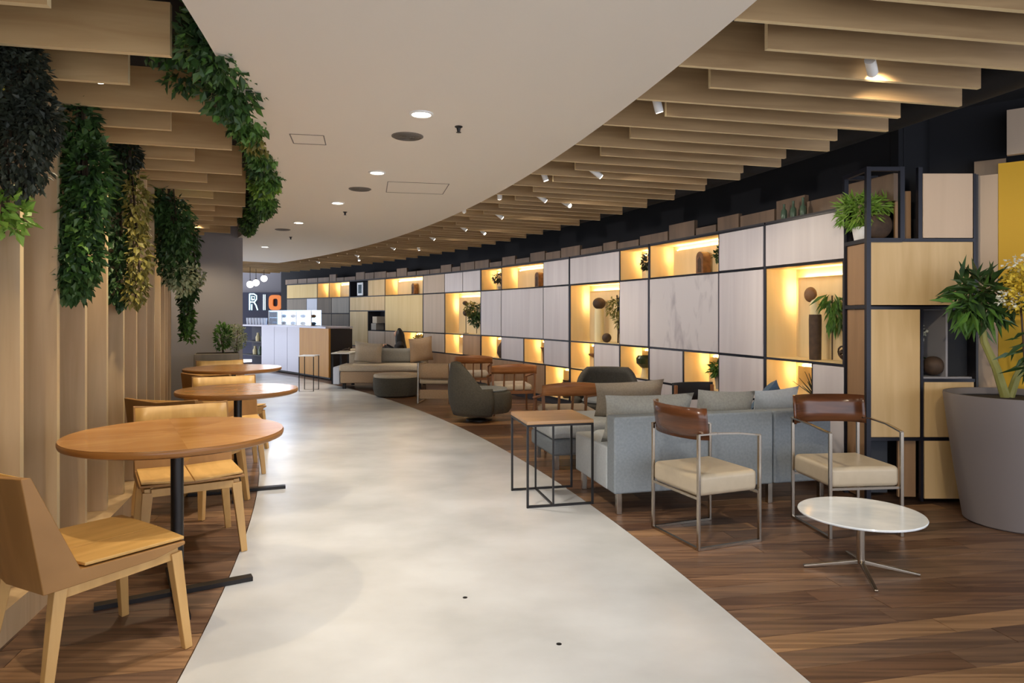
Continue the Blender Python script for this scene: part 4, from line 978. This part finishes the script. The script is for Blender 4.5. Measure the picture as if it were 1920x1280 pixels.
# pendant globes
for i, (px, py) in enumerate(((469, 533), (480, 530), (495, 522))):
    p = rel(px, py, 15.2+.5*i); root = thing('pendant_lamp', 'round glowing globe pendant hanging over the bar', 'lamp', p, 0, 'globe pendants over the bar')
    m = MB(); m.ball((0, 0, 0), .075, seg=20, rings=12); m.build('globe', 'globe_glow', root, smooth='all')
    m = MB(); m.tube([(0, 0, .075), (0, 0, 2.77-p.z)], .006, 6); m.lathe([(.02, .07), (.02, .1)], seg=10); m.build('cord', 'black_paint', root)

# ================================================================== PERSON BEHIND THE LINEN SOFA
root = thing('pouf', 'low dark round pouf behind the beige sofa', 'pouf', (-2.14, 13.02, 0)); m = MB(); m.lathe([(.2, 0), (.23, .04), (.23, .26), (.2, .29), (.1, .30)], seg=28); m.build('body', 'dark_felt', root, smooth=True)
m = MB(); m.lathe([(.19, .292), (.12, .303), (.02, .306)], seg=28); m.build('top_pad', 'cushion_taupe', root, smooth=True)
def person(loc, rz):
    V_, E_, R_ = [], [], []
    def j(p, r, par=None):
        V_.append(p); R_.append(r)
        if par is not None: E_.append((par, len(V_)-1))
        return len(V_)-1
    pel = j((0, 0, .36), .125); ab = j((.01, 0, .46), .115, pel); ch = j((.03, 0, .60), .125, ab); sh = j((.045, 0, .69), .105, ch)
    nk = j((.07, 0, .765), .05, sh); hd0 = j((.085, 0, .82), .06, nk); hd1 = j((.09, 0, .885), .083, hd0); hd2 = j((.08, 0, .945), .072, hd1)
    nose = j((.175, 0, .88), .014, hd1)
    for s in (-1, 1):
        hip = j((.03, .09*s, .355), .095, pel); kn = j((.42, .11*s, .40), .062, hip); cf = j((.44, .11*s, .25), .052, kn); an = j((.42, .11*s, .07), .036, cf); he = j((.41, .11*s, .035), .035, an); to = j((.58, .12*s, .025), .026, he)
        s0 = j((.045, .15*s, .675), .06, sh); el = j((.13, .20*s, .53), .043, s0); wr_ = j((.31, .12*s, .655), .028, el); pm = j((.37, .11*s, .665), .026, wr_)
        for k, (dy, ln) in enumerate(((-.024, .06), (-.008, .072), (.008, .07), (.022, .055))):
            a_ = j((.395, .13*s+dy, .668), .009, pm); b2 = j((.395+ln*.6, .13*s+dy*1.2, .666), .008, a_); j((.395+ln, .13*s+dy*1.2, .652), .007, b2)
        a_ = j((.365, .13*s-.03*s, .675), .010, pm); j((.40, .13*s-.045*s, .672), .008, a_)
    me = bpy.data.meshes.new('person'); me.from_pydata(V_, E_, []); o = bpy.data.objects.new('tmp_person', me); col.objects.link(o)
    o.modifiers.new('skin', 'SKIN'); sb = o.modifiers.new('s', 'SUBSURF'); sb.levels = 2
    for i, sv in enumerate(me.skin_vertices[0].data): sv.radius = (R_[i], R_[i]); sv.use_root = (i == 0)
    dg = bpy.context.evaluated_depsgraph_get(); dg.update(); ev = o.evaluated_get(dg); nm = bpy.data.meshes.new_from_object(ev); nm.name = 'person'
    bpy.data.objects.remove(o)
    nm.materials.clear()
    for k in ('black_skin', 'skin', 'trouser'): nm.materials.append(MT[k])
    for f_ in nm.polygons:
        c_ = f_.center; f_.use_smooth = True
        f_.material_index = 1 if (c_.z > .785 or (c_.x > .33 and c_.z > .6)) else (2 if c_.z < .42 and c_.x > .06 else 0)
    p_ = bpy.data.objects.new('person', nm); col.objects.link(p_); p_.location = loc; p_.rotation_euler.z = rz
    h = MB()
    def hair(u, v):
        a = radians(60)+u*radians(240); k = min(1, v*2.2); z = .985-.52*v
        r = .095*sin(pi/2*min(1, .12+v*3)) + .05*max(0, v-.3); return (.075+r*cos(a)*(1.0)-.05*max(0, v-.35), r*sin(a)*1.05, z)
    h.grid(hair, 20, 12); h.build('hair', 'hair', p_, smooth='all', solid=.02)
    for s in (-1, 1):
        e = MB(); e.ball((.158, .03*s, .902), .009); e.build('eye', 'white_enamel', p_, smooth='all')
        e = MB(); e.ball((.09, .083*s, .885), .02, .6, .4, 1); e.build('ear', 'skin', p_, smooth='all')
    e = MB(); e.box((.158, 0, .848), (.012, .04, .008)); e.build('mouth', 'clay', p_, bevel=.003)
    tag(p_, 'person with long dark hair in black clothing sitting behind the beige sofa', 'person'); return p_
person((-2.08, 13.02, .03), radians(180))
